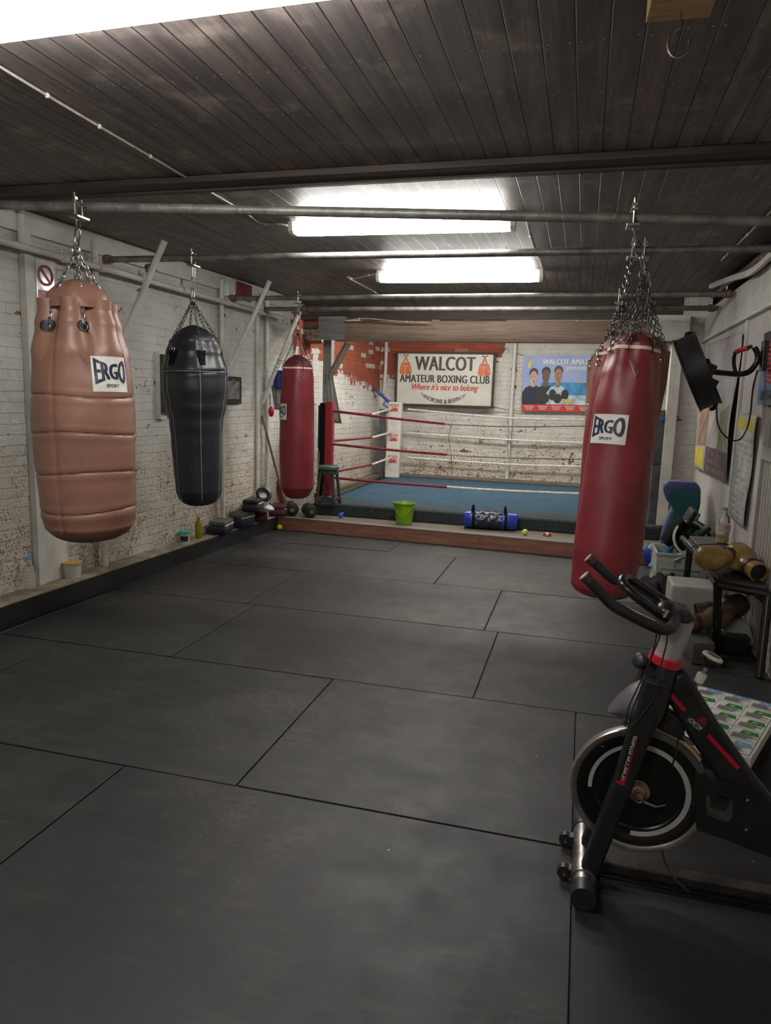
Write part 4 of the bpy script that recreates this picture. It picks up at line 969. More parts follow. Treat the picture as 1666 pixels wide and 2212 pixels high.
# hanging clothes behind the small red bag
def cloth(P0, P1, P2, P3, amp, n, name, mat, label, parent=None):
    P0, P1, P2, P3 = map(Vector, (P0, P1, P2, P3)); N = (P1-P0).cross(P3-P0).normalized()
    m = MB().grid(lambda u, v: (P0*(1-u)+P1*u)*(1-v)+(P3*(1-u)+P2*u)*v+N*amp*math.sin(u*n+v*2)*(.3+.7*v)+N*amp*.4*math.sin(u*n*2.3+1), 24, 12)
    o = m.build(name, mat, parent, smooth=60, solid=.006)
    if label: tag(o, label, 'clothing')
    return o
yy = 7.95
cloth(onY(592, 800, yy), onY(614, 800, yy), onY(618, 845, yy), onY(587, 833, yy), .03, 9, 'blue_garment', 'bluecloth', 'dark blue garment hung behind the small red bag')
cloth(onY(585, 832, yy+.05), onY(614, 838, yy+.05), onY(612, 886, yy+.05), onY(590, 884, yy+.05), .03, 8, 'hanging_towel', 'sack', 'pale grey towel hanging below the blue garment by the small red bag')
gl = tag(MB().ell(onY(586, 889, 7.75), (.035, .035, .06)).build('red_ball_glove', 'red', smooth=True), 'small bright red ball hanging by a cord beside the white upright pipe', 'ball')
MB().tube([onY(584, 882, 7.75), onY(583, 850, 7.75)], .006, 5).torus(onY(601, 878, 7.75), (0, 1, 0), .022, .004).build('hanging_cord', 'rope_red', gl)
# broom handle
tag(MB().cyl(onL(566, 898, .05), Vector((XL(8.0)+.25, 8.02, .17)), .014, seg=10).build('broom_handle', wood_mat('old_broom_wood', (.14, .10, .06), (.24, .18, .11), 2)), 'plain wooden broom handle leaning on the left wall by the dumbbells', 'broom handle')
# grey coat hung on the ring left post
cloth(onY(703, 808, 8.74), onY(718, 806, 8.74), onY(738, 915, 8.74), onY(705, 912, 8.74), .02, 7, 'hanging_coat', 'sack', 'long grey coat hanging behind the red ring corner pad')

# ------------------------------------------------ things on the kerb
def kerb(px, py, z=.158, off=.075):
    c = onZ(px, py, z); c.x = max(c.x, XL(c.y)+off); return c
def mitt(px, py, label, m1, m2, L=.30, Wd=.22, H=.15, rz=0.0, name='punch_mitt', z=.159):
    c = kerb(px, py, z); R = rotm(0, 0, rz)
    c = Vector((max(c.x, XL(c.y)+L/2+(.09 if Wd > .4 else .03)), c.y, c.z)); t = thing(name, c, label, 'punch mitt', 'mitts and pads along the kerb')
    MB().box((0, 0, 0), (L, Wd, H*.62), bev=H*.22).build('mitt_body', m1, t, smooth=50, sub=1).location = (0, 0, H*.32)
    MB().box((0, 0, 0), (L*.92, Wd*.9, H*.34), bev=H*.12).build('mitt_top', m2, t, smooth=50, sub=1).location = (.0, 0, H*.74)
    MB().tube([(-L*.46, -Wd*.4, 0), (L*.46, -Wd*.4, 0), (L*.46, Wd*.4, 0), (-L*.46, Wd*.4, 0)], .008, 6, closed=True).build('piping', 'cream', t).location = (0, 0, H*.60)
    t.rotation_euler = (0, 0, rz); return t
mitt(467, 1150, 'dark navy focus pad with a cream top edge, frontmost on the kerb', 'navyleather', 'greyfabric', .20, .30, .16, .15)
mitt(506, 1136, 'navy and grey focus pad second from the front on the kerb', 'navyleather', 'greyfabric', .20, .30, .19, -.1)
mitt(541, 1122, 'maroon focus pad with a cream edge in the middle of the kerb pile', 'maroonleather', 'maroonleather', .17, .26, .13, .5)
mitt(574, 1110, 'dark maroon pad under the white head guard', 'maroonleather', 'maroonleather', .22, .28, .15, .2)
mitt(541, 1098, 'long black kick pad lying on top of the kerb pile', 'blackleather', 'blackleather', .20, .55, .15, .15, 'kick_pad', .33)
mitt(503, 1098, 'black pad lying at the back of the kerb pile against the wall', 'blackleather', 'navyleather', .16, .3, .14, .1, 'kick_pad', .30)
c = kerb(566, 1085, .40); hg = thing('head_guard', c, 'white and black padded head guard on top of the kerb pile', 'head guard')
MB().ell(c+Vector((0, 0, .04)), (.10, .14, .09), rotm(.2, 0, .3)).build('head_guard_shell', 'whiteleather', hg, smooth=True)
MB().torus(c+Vector((.05, -.06, .10)), (.6, -.6, .5), .065, .028).build('ear_pad', 'blackleather', hg, smooth=True)
MB().ell(c+Vector((.06, .02, -.06)), (.08, .10, .035), rotm(0, .3, .3)).build('chin_flap', 'whiteleather', hg, smooth=True)
bt_ = kerb(586, 1098, .20); tag(MB().prism([bt_+Vector(p) for p in ((0, .0, -.03), (.05, -.02, -.03), (.06, -.02, .12), (-.04, 0, .30), (-.10, .02, .42), (-.13, .02, .40), (-.05, .0, .15))], (0, .03, 0)).build('red_paddle', 'redvinyl', None, bevel=.005), 'red striking paddle poking out behind the white head guard', 'paddle')
# bottle, tub, buckets
c = kerb(380, 1158); bo = thing('drinks_bottle', c, 'slim mustard yellow drinks bottle standing on the kerb', 'bottle')
MB().lathe(c, (0, 0, 1), [(0, .03), (.004, .034), (.12, .034), (.155, .030), (.185, .016), (.20, .015)], 24).build('bottle_body', 'mustard', bo, smooth=True)
MB().lathe(c+Vector((0, 0, .195)), (0, 0, 1), [(0, .018), (.035, .018), (.04, .014)], 20).build('bottle_cap', 'steel', bo, smooth=True)
c = kerb(361, 1168); tb = thing('plastic_tub', c, 'small white tub with a teal lid and black label on the kerb', 'tub')
MB().lathe(c, (0, 0, 1), [(0, .045), (.095, .055)], 28).build('tub_body', 'tubclear', tb, smooth=40)
MB().lathe(c+Vector((0, 0, .093)), (0, 0, 1), [(0, .060), (.015, .060), (.02, .055)], 28).build('tub_lid', 'tealplastic', tb, smooth=40)
MB().grid(lambda u, v: c+Vector((math.cos(-.9+u*1.5-math.pi/3), math.sin(-.9+u*1.5-math.pi/3), 0))*(.0525+.004*v)+Vector((0, 0, .02+.05*v)), 10, 1).build('tub_label', 'ink', tb)
c = kerb(127, 1243); tb = thing('plastic_tub', c, 'milky tub with a faded orange rim on the kerb below the big tan bag', 'tub')
MB().lathe(c, (0, 0, 1), [(0, .058), (.11, .07)], 28).build('tub_body', 'tubclear', tb, smooth=40)
MB().lathe(c+Vector((0, 0, .108)), (0, 0, 1), [(0, .076), (.014, .077), (.016, .06)], 28).build('tub_lid', 'tubyellow', tb, smooth=40)
c = kerb(8, 1268); wb_ = thing('water_bottle', c, 'clear crumpled plastic bottle on the kerb at the left edge of the photo', 'bottle')
MB().lathe(c, (0, 0, 1), [(0, .035), (.01, .04), (.06, .036), (.1, .04), (.16, .038), (.20, .016), (.23, .014)], 20).build('bottle_body', 'glassy', wb_, smooth=50)
MB().lathe(c+Vector((0, 0, .225)), (0, 0, 1), [(0, .016), (.02, .016)], 16).build('bottle_cap', 'print_blue', wb_)

# ------------------------------------------------ things on and by the step
zs = .158
c = Vector((-3.44, 7.86, 0)); tag(MB().ell(c+Vector((0, 0, .035)), (.034, .034, .034)).build('ball', 'yellow', smooth=True), 'yellow orange ball on the floor in the corner by the step', 'ball')
c = onZ(736, 1119, .152)+Vector((0, 0, .036)); tag(MB().ell(c, (.034, .034, .032)).ell(c+Vector((.02, 0, .015)), (.02, .02, .02)).build('ball', 'blueball', smooth=True), 'small lumpy blue ball on the step left of the bucket', 'ball')
c = onZ(1134, 1156, .152)+Vector((0, 0, .035)); tag(MB().ell(c, (.033, .033, .033)).build('ball', 'tennis', smooth=True), 'yellow green tennis ball on the step right of the sandbag', 'ball')
c = onZ(1182, 1158, .152)+Vector((0, 0, .022)); cn = tag(MB().cyl(c-Vector((.045, 0, 0)), c+Vector((.045, 0.01, 0)), .018).build('battery_tube', 'redprint'), 'tiny red and white tube lying on the step beside the tennis ball', 'tube')
MB().cyl(c-Vector((.012, 0, 0)), c+Vector((.014, 0, 0)), .0186).build('white_wrap', 'white', cn)
for i, (px, py) in enumerate(((609, 1141), (624, 1143), (548, 1156))):
    c = onZ(px, py, .004); tag(MB().prism([c+Vector(p) for p in ((-.03, -.015, 0), (.03, -.02, 0), (.035, .015, 0), (-.01, .02, 0))], (0, 0, .004)).build('paper_scrap', 'white'), ('scrap of white paper on the floor right of the yellow ball, nearer the ball', 'second scrap of white paper on the floor right of the yellow ball', 'scrap of white paper at the foot of the black kerb')[i], 'paper scrap')
# bucket
c = onZ(873, 1131, .152); bk = thing('bucket', c, 'lime green plastic bucket standing on the step in front of the ring', 'bucket')
s_ = .245/.29
MB().lathe(c, (0, 0, 1), [(0, .088), (.004, .094), (.02, .097), (.235, .120), (.24, .131), (.252, .133), (.254, .127), (.24, .117), (.02, .090), (.016, .03)], 40).build('bucket_body', 'green', bk, smooth=35)
MB().tube(catmull([c+Vector((-.125, -.02, .23)), c+Vector((-.06, -.125, .15)), c+Vector((.0, -.132, .105)), c+Vector((.07, -.12, .15)), c+Vector((.125, -.02, .23))], 6), .004, 6).build('bucket_handle', 'green', bk, smooth=True)
MB().prism([c+Vector((-.15, -.03, .236)), c+Vector((-.12, -.055, .236)), c+Vector((-.12, .03, .236)), c+Vector((-.15, .02, .236))], (0, 0, .014)).build('pouring_lip', 'green', bk)
# sandbag
A, B2 = onZ(998, 1142, .152)+Vector((0, .08, .105)), onZ(1116, 1150, .152)+Vector((0, .10, .105))
sb = thing('sandbag', ((A+B2)/2)-Vector((0, 0, .105)), 'blue and black cylindrical sandbag with two handles lying on the step', 'sandbag')
d = (B2-A); Ls = d.length
def crk(h, q): return .005*math.sin(q*5+h*60)+.004*math.sin(q*11-h*90)
MB().lathe(A, d, [(0, .03), (.006, .085), (.03, .10), (Ls*.25, .103), (Ls*.5, .098), (Ls*.75, .103), (Ls-.03, .10), (Ls-.006, .085), (Ls, .03)], 40).build('bag_body', 'bluevinyl', sb, smooth=50)
MB().lathe(A+d*.22, d, [(0, .106)]+[(Ls*.5*i/14, .105) for i in range(1, 14)]+[(Ls*.5, .106)], 40, crk).build('tape_wrap', sm('black_tape', (.018, .018, .022), .22, 0, .2, 20, .6, 40), sb, smooth=50)
for q in (.17, .76):
    c = A+d*q; u_ = d.normalized(); MB().lathe(c, d, [(0, .107), (.03, .107)], 32).build('strap', 'blackcloth', sb, smooth=40)
    MB().tube(catmull([c+Vector((.0, -.05, .09)), c+Vector((.0, -.03, .155)), c+Vector((.0, .03, .155)), c+Vector((0, .06, .09))], 5), .012, 6).build('carry_handle', 'blackcloth', sb)
# dumbbells
for (px, py, lab, rz) in ((626, 1114, 'rusty black dumbbell on the step, the left one of two', 2.05), (665, 1118, 'rusty black dumbbell on the step, the right one of two', 2.15)):
    c = onZ(px, py, .152); R = .082; u_ = Vector((math.cos(rz), math.sin(rz), 0)); c = c+Vector((0, .05, R+.002))
    t = thing('dumbbell', c-Vector((0, 0, R)), lab, 'dumbbell', 'dumbbells on the step')
    MB().cyl(c-u_*.15, c+u_*.15, .013).build('bar', 'steel', t, smooth=True)
    for s in (-1, 1):
        MB().lathe(c+u_*s*.06, u_*s, [(0, .05), (0.001, R-.006), (.006, R), (.022, R), (.028, R-.008), (.029, .055), (.034, .052), (.036, R-.014), (.056, R-.016), (.06, R-.025), (.06, .03)], 32).build('weight_plates', 'iron', t, smooth=40)
        MB().lathe(c+u_*s*.125, u_*s, [(0, .028), (.018, .026)], 16).build('collar', 'steel', t, smooth=40)
# stool
c = onZ(703, 1091, .296); c = Vector((c.x, c.y+.10, .296)); stl = thing('stool', c, 'small dark wooden stool with green padded seat beside the red corner pad', 'stool')
hs = .48
MB().lathe(c+Vector((0, 0, hs-.055)), (0, 0, 1), [(0, .115), (.008, .128), (.04, .128), (.055, .11), (.06, .04)], 36).build('seat', 'stoolgreen', stl, smooth=50)
MB().lathe(c+Vector((0, 0, hs-.11)), (0, 0, 1), [(0, .105), (.05, .11)], 36).build('apron', 'blackwood', stl, smooth=40)
for sx in (-1, 1):
    for sy_ in (-1, 1):
        b0 = c+Vector((sx*.115, sy_*.115, 0)); b1 = c+Vector((sx*.08, sy_*.08, hs-.09)); ax_ = b1-b0; L_ = ax_.length
        MB().lathe(b0, ax_, [(0, .016), (.01, .022), (.09, .024), (.10, .016), (.12, .024), (.14, .017), (.20, .022), (.28, .018), (.30, .024), (.32, .017), (L_, .022)], 14).build('leg', 'blackwood', stl, smooth=50)
for sx in (-1, 1):
    MB().box(c+Vector((sx*.112, 0, .07)), (.022, .21, .03)).build('stretcher', 'blackwood', stl); MB().box(c+Vector((0, sx*.112, .05)), (.21, .022, .03)).build('stretcher', 'blackwood', stl)

# ================================================================ RIGHT SIDE
XR = 1.198
# drum fan
fc = onY(1507, 803, 5.5); nrm = Vector((-.90, .16, -.42)).normalized()
fan = thing('wall_fan', fc, 'black drum fan tilted down from the right wall on a tubular bracket', 'fan')
R = .262
MB().lathe(fc-nrm*.075, nrm, [(0, R-.004), (.0, R+.006), (.012, R+.006), (.014, R), (.136, R), (.138, R+.008), (.15, R+.008), (.15, R-.006), (.01, R-.008)], 56).build('drum', 'black', fan, smooth=35)
gr = MB(); a_, b2_, d_ = frame(nrm)
for face in (-.07, .072):
    for rr in (.05, .09, .13, .17, .21, .25): gr.torus(fc+nrm*face, nrm, rr, .0022, 36, 4)
    for i in range(10):
        q = 2*math.pi*i/10; v = a_*math.cos(q)+b2_*math.sin(q); gr.cyl(fc+nrm*face+v*.03, fc+nrm*face+v*R, .0025, seg=4)
gr.build('grille', 'blackgloss', fan)
bl = MB()
for i in range(3):
    q = 2*math.pi*i/3
    def fn(u, v, q=q):
        ang = q+(u-.5)*1.1; rr = .05+.185*v; return fc+(a_*math.cos(ang)+b2_*math.sin(ang))*rr+nrm*((u-.5)*.06)
    bl.grid(fn, 6, 4)
bl.build('fan_blade', 'darksteel', fan, smooth=True, solid=.003)
MB().lathe(fc-nrm*.10, nrm, [(0, .05), (.01, .06), (.09, .06), (.1, .04)], 24).build('motor', 'blackplastic', fan, smooth=40)
# strap bar behind the drum and yoke
mt_ = onY(1525, 798, 5.46)
MB().tube(catmull([onY(1481, 730, 5.50), onY(1483, 722, 5.50), onY(1497, 722, 5.5), onY(1508, 745, 5.5), onY(1527, 795, 5.5), onY(1545, 862, 5.5), onY(1544, 880, 5.5), onY(1534, 884, 5.5)], 5), .014, 8).build('rear_bar', 'black', fan, smooth=True)
MB().box(onY(1531, 800, 5.42), (.075, .09, .09), rotm(0, .4, 0), bev=.01).build('tilt_joint', 'blackplastic', fan)
MB().box(onY(1541, 829, 5.44), (.05, .06, .06), rotm(0, .4, 0), bev=.006).build('switch_box', 'blackplastic', fan)
armP = catmull([onY(1534, 802, 5.44), onY(1565, 806, 5.48), onY(1600, 808, 5.5), onY(1620, 802, 5.5), onY(1634, 784, 5.5), onY(1637, 765, 5.5), onY(1630, 750, 5.5)], 6)
MB().tube(armP, .019, 12).build('bracket_arm', 'blackgloss', fan, smooth=True)
MB().tube(catmull([onY(1590, 806, 5.5), onY(1586, 785, 5.52), onY(1588, 764, 5.54), onY(1600, 756, 5.54), onY(1625, 748, 5.5)], 5), .013, 10).build('bracket_stay', 'blackgloss', fan, smooth=True)
MB().tube([onY(1588, 762, 5.53), onY(1600, 756, 5.53), onY(1617, 752, 5.5)], .016, 8).build('red_tape', 'redprint', fan)
MB().box((1.155, 5.46, onY(1634, 770, 5.5).z), (.03, .09, .20), bev=.004).build('wall_plate', 'blackgloss', fan)
MB().tube([onY(1637, 768, 5.5), Vector((1.16, 5.48, onY(1637, 768, 5.5).z))], .02, 10).build('wall_stub', 'blackgloss', fan)
MB().tube(catmull([onY(1546, 838, 5.45), onY(1548, 880, 5.45), onY(1551, 915, 5.45), onY(1562, 937, 5.45), onY(1582, 951, 5.46), onY(1600, 948, 5.48), onY(1614, 925, 5.5), onY(1622, 890, 5.5), onY(1627, 840, 5.5), onY(1637, 800, 5.5)], 6), .0055, 6).build('power_cable', 'black', fan, smooth=True)

# banner on the panelling
def rw_quad(p00, p10, p11, p01, X):  # px corners (lower far, lower near, upper near, upper far)
    return [onX(p[0], p[1], X) for p in (p00, p10, p11, p01)]
Xb = 1.16
Q = rw_quad((1500, 1010), (1568, 1042), (1604, 716), (1523, 746), Xb)
def bf(u, v, k=0):
    p = (Q[0]*(1-u)+Q[1]*u)*(1-v)+(Q[3]*(1-u)+Q[2]*u)*v
    return p+Vector((-.022*math.sin(u*7+v*4)*math.sin(v*math.pi)-.015*math.sin(u*17-v*5)*v*(1-v)*2-.002*k, 0, 0))
bn = thing('sports_banner', Q[0], 'creased silver and purple boxing banner hanging on the white panelling behind the fan', 'banner')
MB().grid(lambda u, v: bf(u, v), 30, 40).build('banner_sheet', 'silver', bn, smooth=True, solid=.002)
def bpatch(pts, mat, nm, k=1.5):
    def fn(u, v):
        (a, b), (c, d_), (e, f_), (g, h) = pts
        return bf((a*(1-u)+c*u)*(1-v)+(g*(1-u)+e*u)*v, (b*(1-u)+d_*u)*(1-v)+(h*(1-u)+f_*u)*v, k)
    return MB().grid(fn, 12, 14).build(nm, mat, bn, smooth=True)
bpatch([(.36, .0), (1, .0), (1, .2), (.34, .2)], 'purpleprint', 'purple_panel')
bpatch([(0, .04), (.32, .02), (.30, .17), (0, .19)], 'print_yellow', 'yellow_panel')
bpatch([(.10, .20), (.32, .20), (.30, .50), (.14, .46)], 'brownprint', 'printed_arm')
bpatch([(.62, .20), (.98, .20), (.95, .52), (.72, .46)], 'oliveprint', 'printed_trunks')
bpatch([(0.02, .46), (.14, .44), (.20, .62), (.04, .64)], 'brownprint', 'printed_arm')
t = MB(); rn = random.Random(2)
for v_, u_, ue, h_ in ((.145, .55, .80, .025), (.085, .46, .93, .03), (.03, .44, .95, .035)):
    while u_ < ue:
        wd_ = rn.uniform(.015, .04); hh_ = h_*rn.uniform(.7, 1); t.quad(bf(u_, v_, 3), bf(u_+wd_, v_, 3), bf(u_+wd_*.8, v_+hh_, 3), bf(u_+.004, v_+hh_, 3)); u_ += wd_+.014
t.build('faded_print', 'brownprint', bn, keep=True)

# dark picture with a red figure
Q2 = [onX(*p, 1.165) for p in ((1641, 875), (1668, 882), (1668, 717), (1636, 727))]
Yn, Yf_ = 4.85, Q2[0].y+.05
pcr = MB().box((1.172, (Yn+Yf_)/2, (Q2[0].z+Q2[3].z)/2), (.03, Yf_-Yn, Q2[3].z-Q2[0].z), bev=.003).build('framed_picture', 'glass_dark'); tag(pcr, 'dark picture with a red striped glove figure at the right edge of the photo', 'picture')
t = MB(); cz_ = (Q2[0].z+Q2[3].z)/2+.03
for i in range(11):
    hw = .05+.05*math.sin(math.pi*(i+.5)/11); zz = cz_-.14+.03*i
    t.quad((1.155, 5.24-hw, zz), (1.155, 5.24+hw, zz+.01), (1.155, 5.24+hw, zz+.028), (1.155, 5.24-hw, zz+.02))
t.build('red_figure', 'redprint', pcr, keep=True)
t = MB()
for i in range(7): t.quad((1.155, 5.10+.05*i, cz_-.24+.01*(i % 3)), (1.155, 5.13+.05*i, cz_-.24), (1.155, 5.13+.05*i, cz_-.17), (1.155, 5.11+.05*i, cz_-.19))
t.build('pale_strokes', 'print_grey', pcr, keep=True)

# long wall chart with yellow header
Q = [onX(*p, 1.172) for p in ((1573, 1112), (1606, 1142), (1637, 897), (1599, 891))]
def cf(u, v, k=0): return (Q[0]*(1-u)+Q[1]*u)*(1-v)+(Q[3]*(1-u)+Q[2]*u)*v+Vector((-.006*math.sin(v*9)-.0015*k, 0, 0))
ch = thing('wall_chart', Q[0], 'long laminated white chart with a yellow top strip on the panelling right of the banner', 'chart')
MB().grid(lambda u, v: cf(u, v), 4, 30).build('chart_sheet', 'poster', ch, smooth=True, solid=.002)
MB().grid(lambda u, v: cf(.02+.96*u, .85+.11*v, 1.5), 4, 4).build('yellow_header', 'print_yellow', ch)
t = MB(); rn = random.Random(5)
for r_ in range(13):
    for c_ in range(3):
        u, v = .06+.31*c_, .03+.06*r_
        for j in range(5):
            du = rn.uniform(.10, .24); t.quad(cf(u, v+.009*j, 1.6), cf(u+du, v+.009*j, 1.6), cf(u+du, v+.009*j+.004, 1.6), cf(u, v+.009*j+.004, 1.6))
        if rn.random() < .5: t.quad(cf(u+.2, v, 1.7), cf(u+.28, v, 1.7), cf(u+.28, v+.03, 1.7), cf(u+.2, v+.03, 1.7))
t.build('chart_printing', 'print_grey', ch, keep=True)

# tall teal body pad leaning in the corner
yq = 7.15
pd = thing('body_pad', onY(1450, 1200, yq), 'tall teal and slate blue L shaped body pad leaning in the right corner', 'punch pad')
def YP(P, Y): return [onY(x, y, Y) for x, y in P]
front = [(1418, 1246), (1424, 1196), (1432, 1150), (1448, 1108), (1455, 1098), (1440, 1080), (1434, 1062), (1436, 1045), (1447, 1040), (1505, 1043), (1515, 1055), (1514, 1088), (1509, 1110), (1511, 1150), (1505, 1200), (1498, 1250)]
MB().prism(YP(front, yq), (.01, .20, 0)).build('pad_body', 'purplevinyl', pd, bevel=.02, smooth=50)
face = [(1446, 1160), (1448, 1130), (1458, 1104), (1448, 1086), (1443, 1068), (1448, 1056), (1512, 1058), (1512, 1088), (1507, 1098), (1504, 1130), (1490, 1165)]
MB().prism(YP(face, yq-.03), (.0, .03, 0)).build('pad_face', 'teal', pd, bevel=.012, smooth=50)
tag(MB().cyl(onY(1408, 1228, yq-.34), onY(1506, 1108, yq-.16), .04, seg=24).build('foam_roll', 'foam', smooth=60), 'pale blue foam tube poking diagonally out behind the grey crate', 'foam roller')
c = onZ(1410, 1235, 0); tag(MB().ell(c+Vector((.02, .25, .12)), (.10, .10, .12)).build('blue_sack', 'bluevinyl', None, smooth=True), 'blue vinyl bundle on the floor between the red bag and the crate', 'bundle')

# crate of gear
ycr = 6.45
cr = thing('plastic_crate', onZ(1480, 1262, 0), 'grey green slotted plastic crate full of black pads beside the wooden panelling', 'crate')
x0c, x1c = onY(1418, 1240, ycr).x, 1.10; zt = onY(1440, 1198, ycr).z; z_b = max(.005, zt-.30); dcr = .42
cm = MB(); th_ = .012
cm.box(((x0c+x1c)/2, ycr+dcr/2, z_b+.006), (x1c-x0c, dcr, .012))
for yy_ in (ycr, ycr+dcr):
    cm.box(((x0c+x1c)/2, yy_, zt-.085), (x1c-x0c, th_, .17)); cm.box(((x0c+x1c)/2, yy_, z_b+.03), (x1c-x0c, th_, .06))
    n_ = 12
    for i in range(n_+1): cm.box((x0c+(x1c-x0c)*i/n_, yy_, (z_b+zt)/2), (.018, th_*.8, zt-z_b-.004))
for xx_ in (x0c, x1c):
    cm.box((xx_, ycr+dcr/2, zt-.085), (th_, dcr, .17)); cm.box((xx_, ycr+dcr/2, z_b+.03), (th_, dcr, .06))
    for i in range(9): cm.box((xx_, ycr+dcr*i/8, (z_b+zt)/2), (th_*.8, .018, zt-z_b-.004))
cm.build('crate_body', 'crate', cr)
rim = MB()
for yy_ in (ycr-.008, ycr+dcr+.008): rim.box(((x0c+x1c)/2, yy_, zt+.003), (x1c-x0c+.04, .02, .022), bev=.003)
for xx_ in (x0c-.008, x1c+.008): rim.box((xx_, ycr+dcr/2, zt+.003), (.02, dcr, .022), bev=.003)
rim.box((x0c+.13, ycr-.008, zt-.06), (.012, .012, .11)).box((x0c+.24, ycr-.008, zt-.06), (.012, .012, .11)).box((x0c+.18, ycr-.008, zt-.115), (.30, .014, .012))
rim.build('crate_rim', 'crate', cr)
def gear(px, py, Y, d_, rot, label, m, nm='shin_pad', cat='pad'):
    c = onY(px, py, Y); t = MB().box((0, 0, 0), d_, bev=min(d_)*.35); o = t.build(nm, m, None, smooth=50, sub=1); o.location = c; o.rotation_euler = rot; return tag(o, label, cat, 'gear piled in the crate')
gear(1436, 1174, ycr+.12, (.08, .16, .26), (.2, .5, .3), 'black pad standing at the left end of the crate', 'blackcloth')
gear(1460, 1168, ycr+.16, (.05, .16, .32), (.2, .35, .2), 'flat black pad standing near the middle of the crate', 'blackplastic')
gear(1478, 1178, ycr+.05, (.05, .12, .26), (.1, .8, .1), 'black pad leaning right across the crate', 'cuffblack')
gear(1500, 1182, ycr+.10, (.26, .16, .10), (.1, .1, .2), 'black pad lying at the right end of the crate', 'blackcloth')
o = MB().torus(onY(1495, 1165, ycr+.30), (.35, -.9, .25), .135, .045).build('head_guard', 'blackgloss', None, smooth=True); tag(o, 'glossy black curved head guard standing at the back of the crate', 'head guard', 'gear piled in the crate')
MB().torus(onY(1491, 1163, ycr+.06), (.35, -.9, .25), .145, .012).build('white_trim', 'white', o)
o = gear(1476, 1200, ycr+.04, (.20, .10, .02), (.0, -.5, .3), 'white plastic plate tucked at the front of the crate', 'white', 'white_plate', 'plate')

# black cloth heap on the floor
c = onZ(1440, 1275, 0)
m = MB(); P0 = [onZ(1372, 1268, .0), onZ(1468, 1268, .0), onZ(1466, 1322, .0), onZ(1400, 1318, .0)]
m.grid(lambda u, v: (P0[0]*(1-u)+P0[1]*u)*(1-v)+(P0[3]*(1-u)+P0[2]*u)*v+Vector((0, 0, 0.02+.24*max(0, math.sin(math.pi*u))**.7*math.sin(math.pi*min(1, v+.12))**1.2*(.75+.25*math.sin(7*u+5*v))+.035*math.sin(13*u+6*v)*math.sin(math.pi*u)+.02*math.sin(23*u-9*v)*math.sin(math.pi*u))), 34, 26)
tag(m.build('black_cloth', 'blackcloth', smooth=True, solid=.01), 'crumpled black bag cloth heaped on the floor beside the bench', 'cloth')

# bench
bz = .50
be = thing('weight_bench', (.95, 5.2, 0), 'black padded bench with tube legs by the right wall, gold gloves on top', 'bench')
tl = [onZ(1560, 1262, bz), onZ(1664, 1288, bz), onZ(1560, 1176, bz), onZ(1486, 1176, bz)]
fy, by = tl[0].y, 6.02
xl, xr_ = .92, 1.165
fl_, fr2 = Vector((.905, 4.86, bz)), Vector((1.17, 4.72, bz)); bl_, br_ = Vector((.90, 6.25, bz)), Vector((1.17, 6.30, bz))
MB().prism([fl_, fr2, br_, bl_], (0, 0, .035)).build('bench_top', 'blackplastic', be, bevel=.012)
MB().prism([Vector((.915, 5.55, bz+.036)), Vector((1.165, 5.52, bz+.036)), Vector((1.165, 6.28, bz+.036)), Vector((.91, 6.23, bz+.036))], (0, 0, .03)).build('raised_pad', 'greyplastic', be, bevel=.008)
MB().tube([fl_+Vector((-.005, -.02, -.005)), Vector((.90, 5.5, bz+.02)), Vector((.865, 5.62, bz+.055)), Vector((.85, 6.15, bz+.055))], .024, 12).build('side_rail', 'blackgloss', be, smooth=True)
MB().tube([fl_+Vector((0, -.01, -.012)), fr2+Vector((0, -.01, -.012))], .022, 12).build('front_rail', 'blackgloss', be, smooth=True)
for a, b in ((fl_, onZ(1548, 1418, 0)), (fr2, onZ(1640, 1465, 0)), (Vector((.92, 6.2, bz)), Vector((.92, 6.25, 0))), (Vector((1.15, 6.2, bz)), Vector((1.16, 6.25, 0)))):
    MB().tube([a+Vector((0, 0, -.01)), Vector((b.x, b.y, .004))], .026, 12).build('leg', 'blackgloss', be, smooth=True)
for c1_, c2_ in ((fl_+Vector((.0, 0, -.015)), fr2), ): MB().prism([fr2+Vector((0, -.01, -.02)), fr2+Vector((-.09, .0, -.02)), fr2+Vector((0, -.01, -.10))], (0, .01, 0)).build('gusset', 'blackgloss', be)

# boxing gloves
def glove(name, c, R, label, m, cuff_m, s=1.0, group=None, thumb=1, cat='boxing glove'):
    t = thing(name, c, label, cat, group); c = Vector(c)
    def T(p): return c+R @ (Vector(p)*s)
    R4 = R.to_4x4()
    b = MB(); b.ell(T((0, 0, 0)), (.088*s, .072*s, .068*s), R4).ell(T((.035, 0, .012)), (.062*s, .066*s, .062*s), R4).ell(T((-.075, 0, -.006)), (.065*s, .052*s, .045*s), R4)
    g = b.build('padded_fist', m, t, remesh=.007*s)
    b = MB(); b.ell(T((-.005, .062*thumb, -.018)), (.055*s, .026*s, .027*s), R4).ell(T((-.05, .05*thumb, -.015)), (.035*s, .025*s, .025*s), R4); b.build('thumb', m, g, remesh=.006*s)
    ax_ = R @ Vector((-1, 0, 0)); b = MB(); b.lathe(T((-.10, 0, -.006)), ax_, [(0, .044*s), (.03*s, .042*s), (.085*s, .047*s), (.087*s, .040*s), (.03*s, .036*s)], 28, hint=R @ Vector((0, 0, 1))); b.build('cuff', cuff_m, t, smooth=50)
    b = MB(); b.lathe(T((-.12, 0, -.006)), ax_, [(0, .03*s), (.055*s, .041*s)], 24); b.build('cuff_lining', 'cuffblack', t)
    b = MB(); b.lathe(T((-.105, 0, -.006)), ax_, [(0, .0475*s), (.022*s, .0475*s)], 24); b.build('wrist_strap', 'maroonleather', t)
    return t
def eul(x, y, z): return rotm(x, y, z).to_3x3()
gz = bz+.035
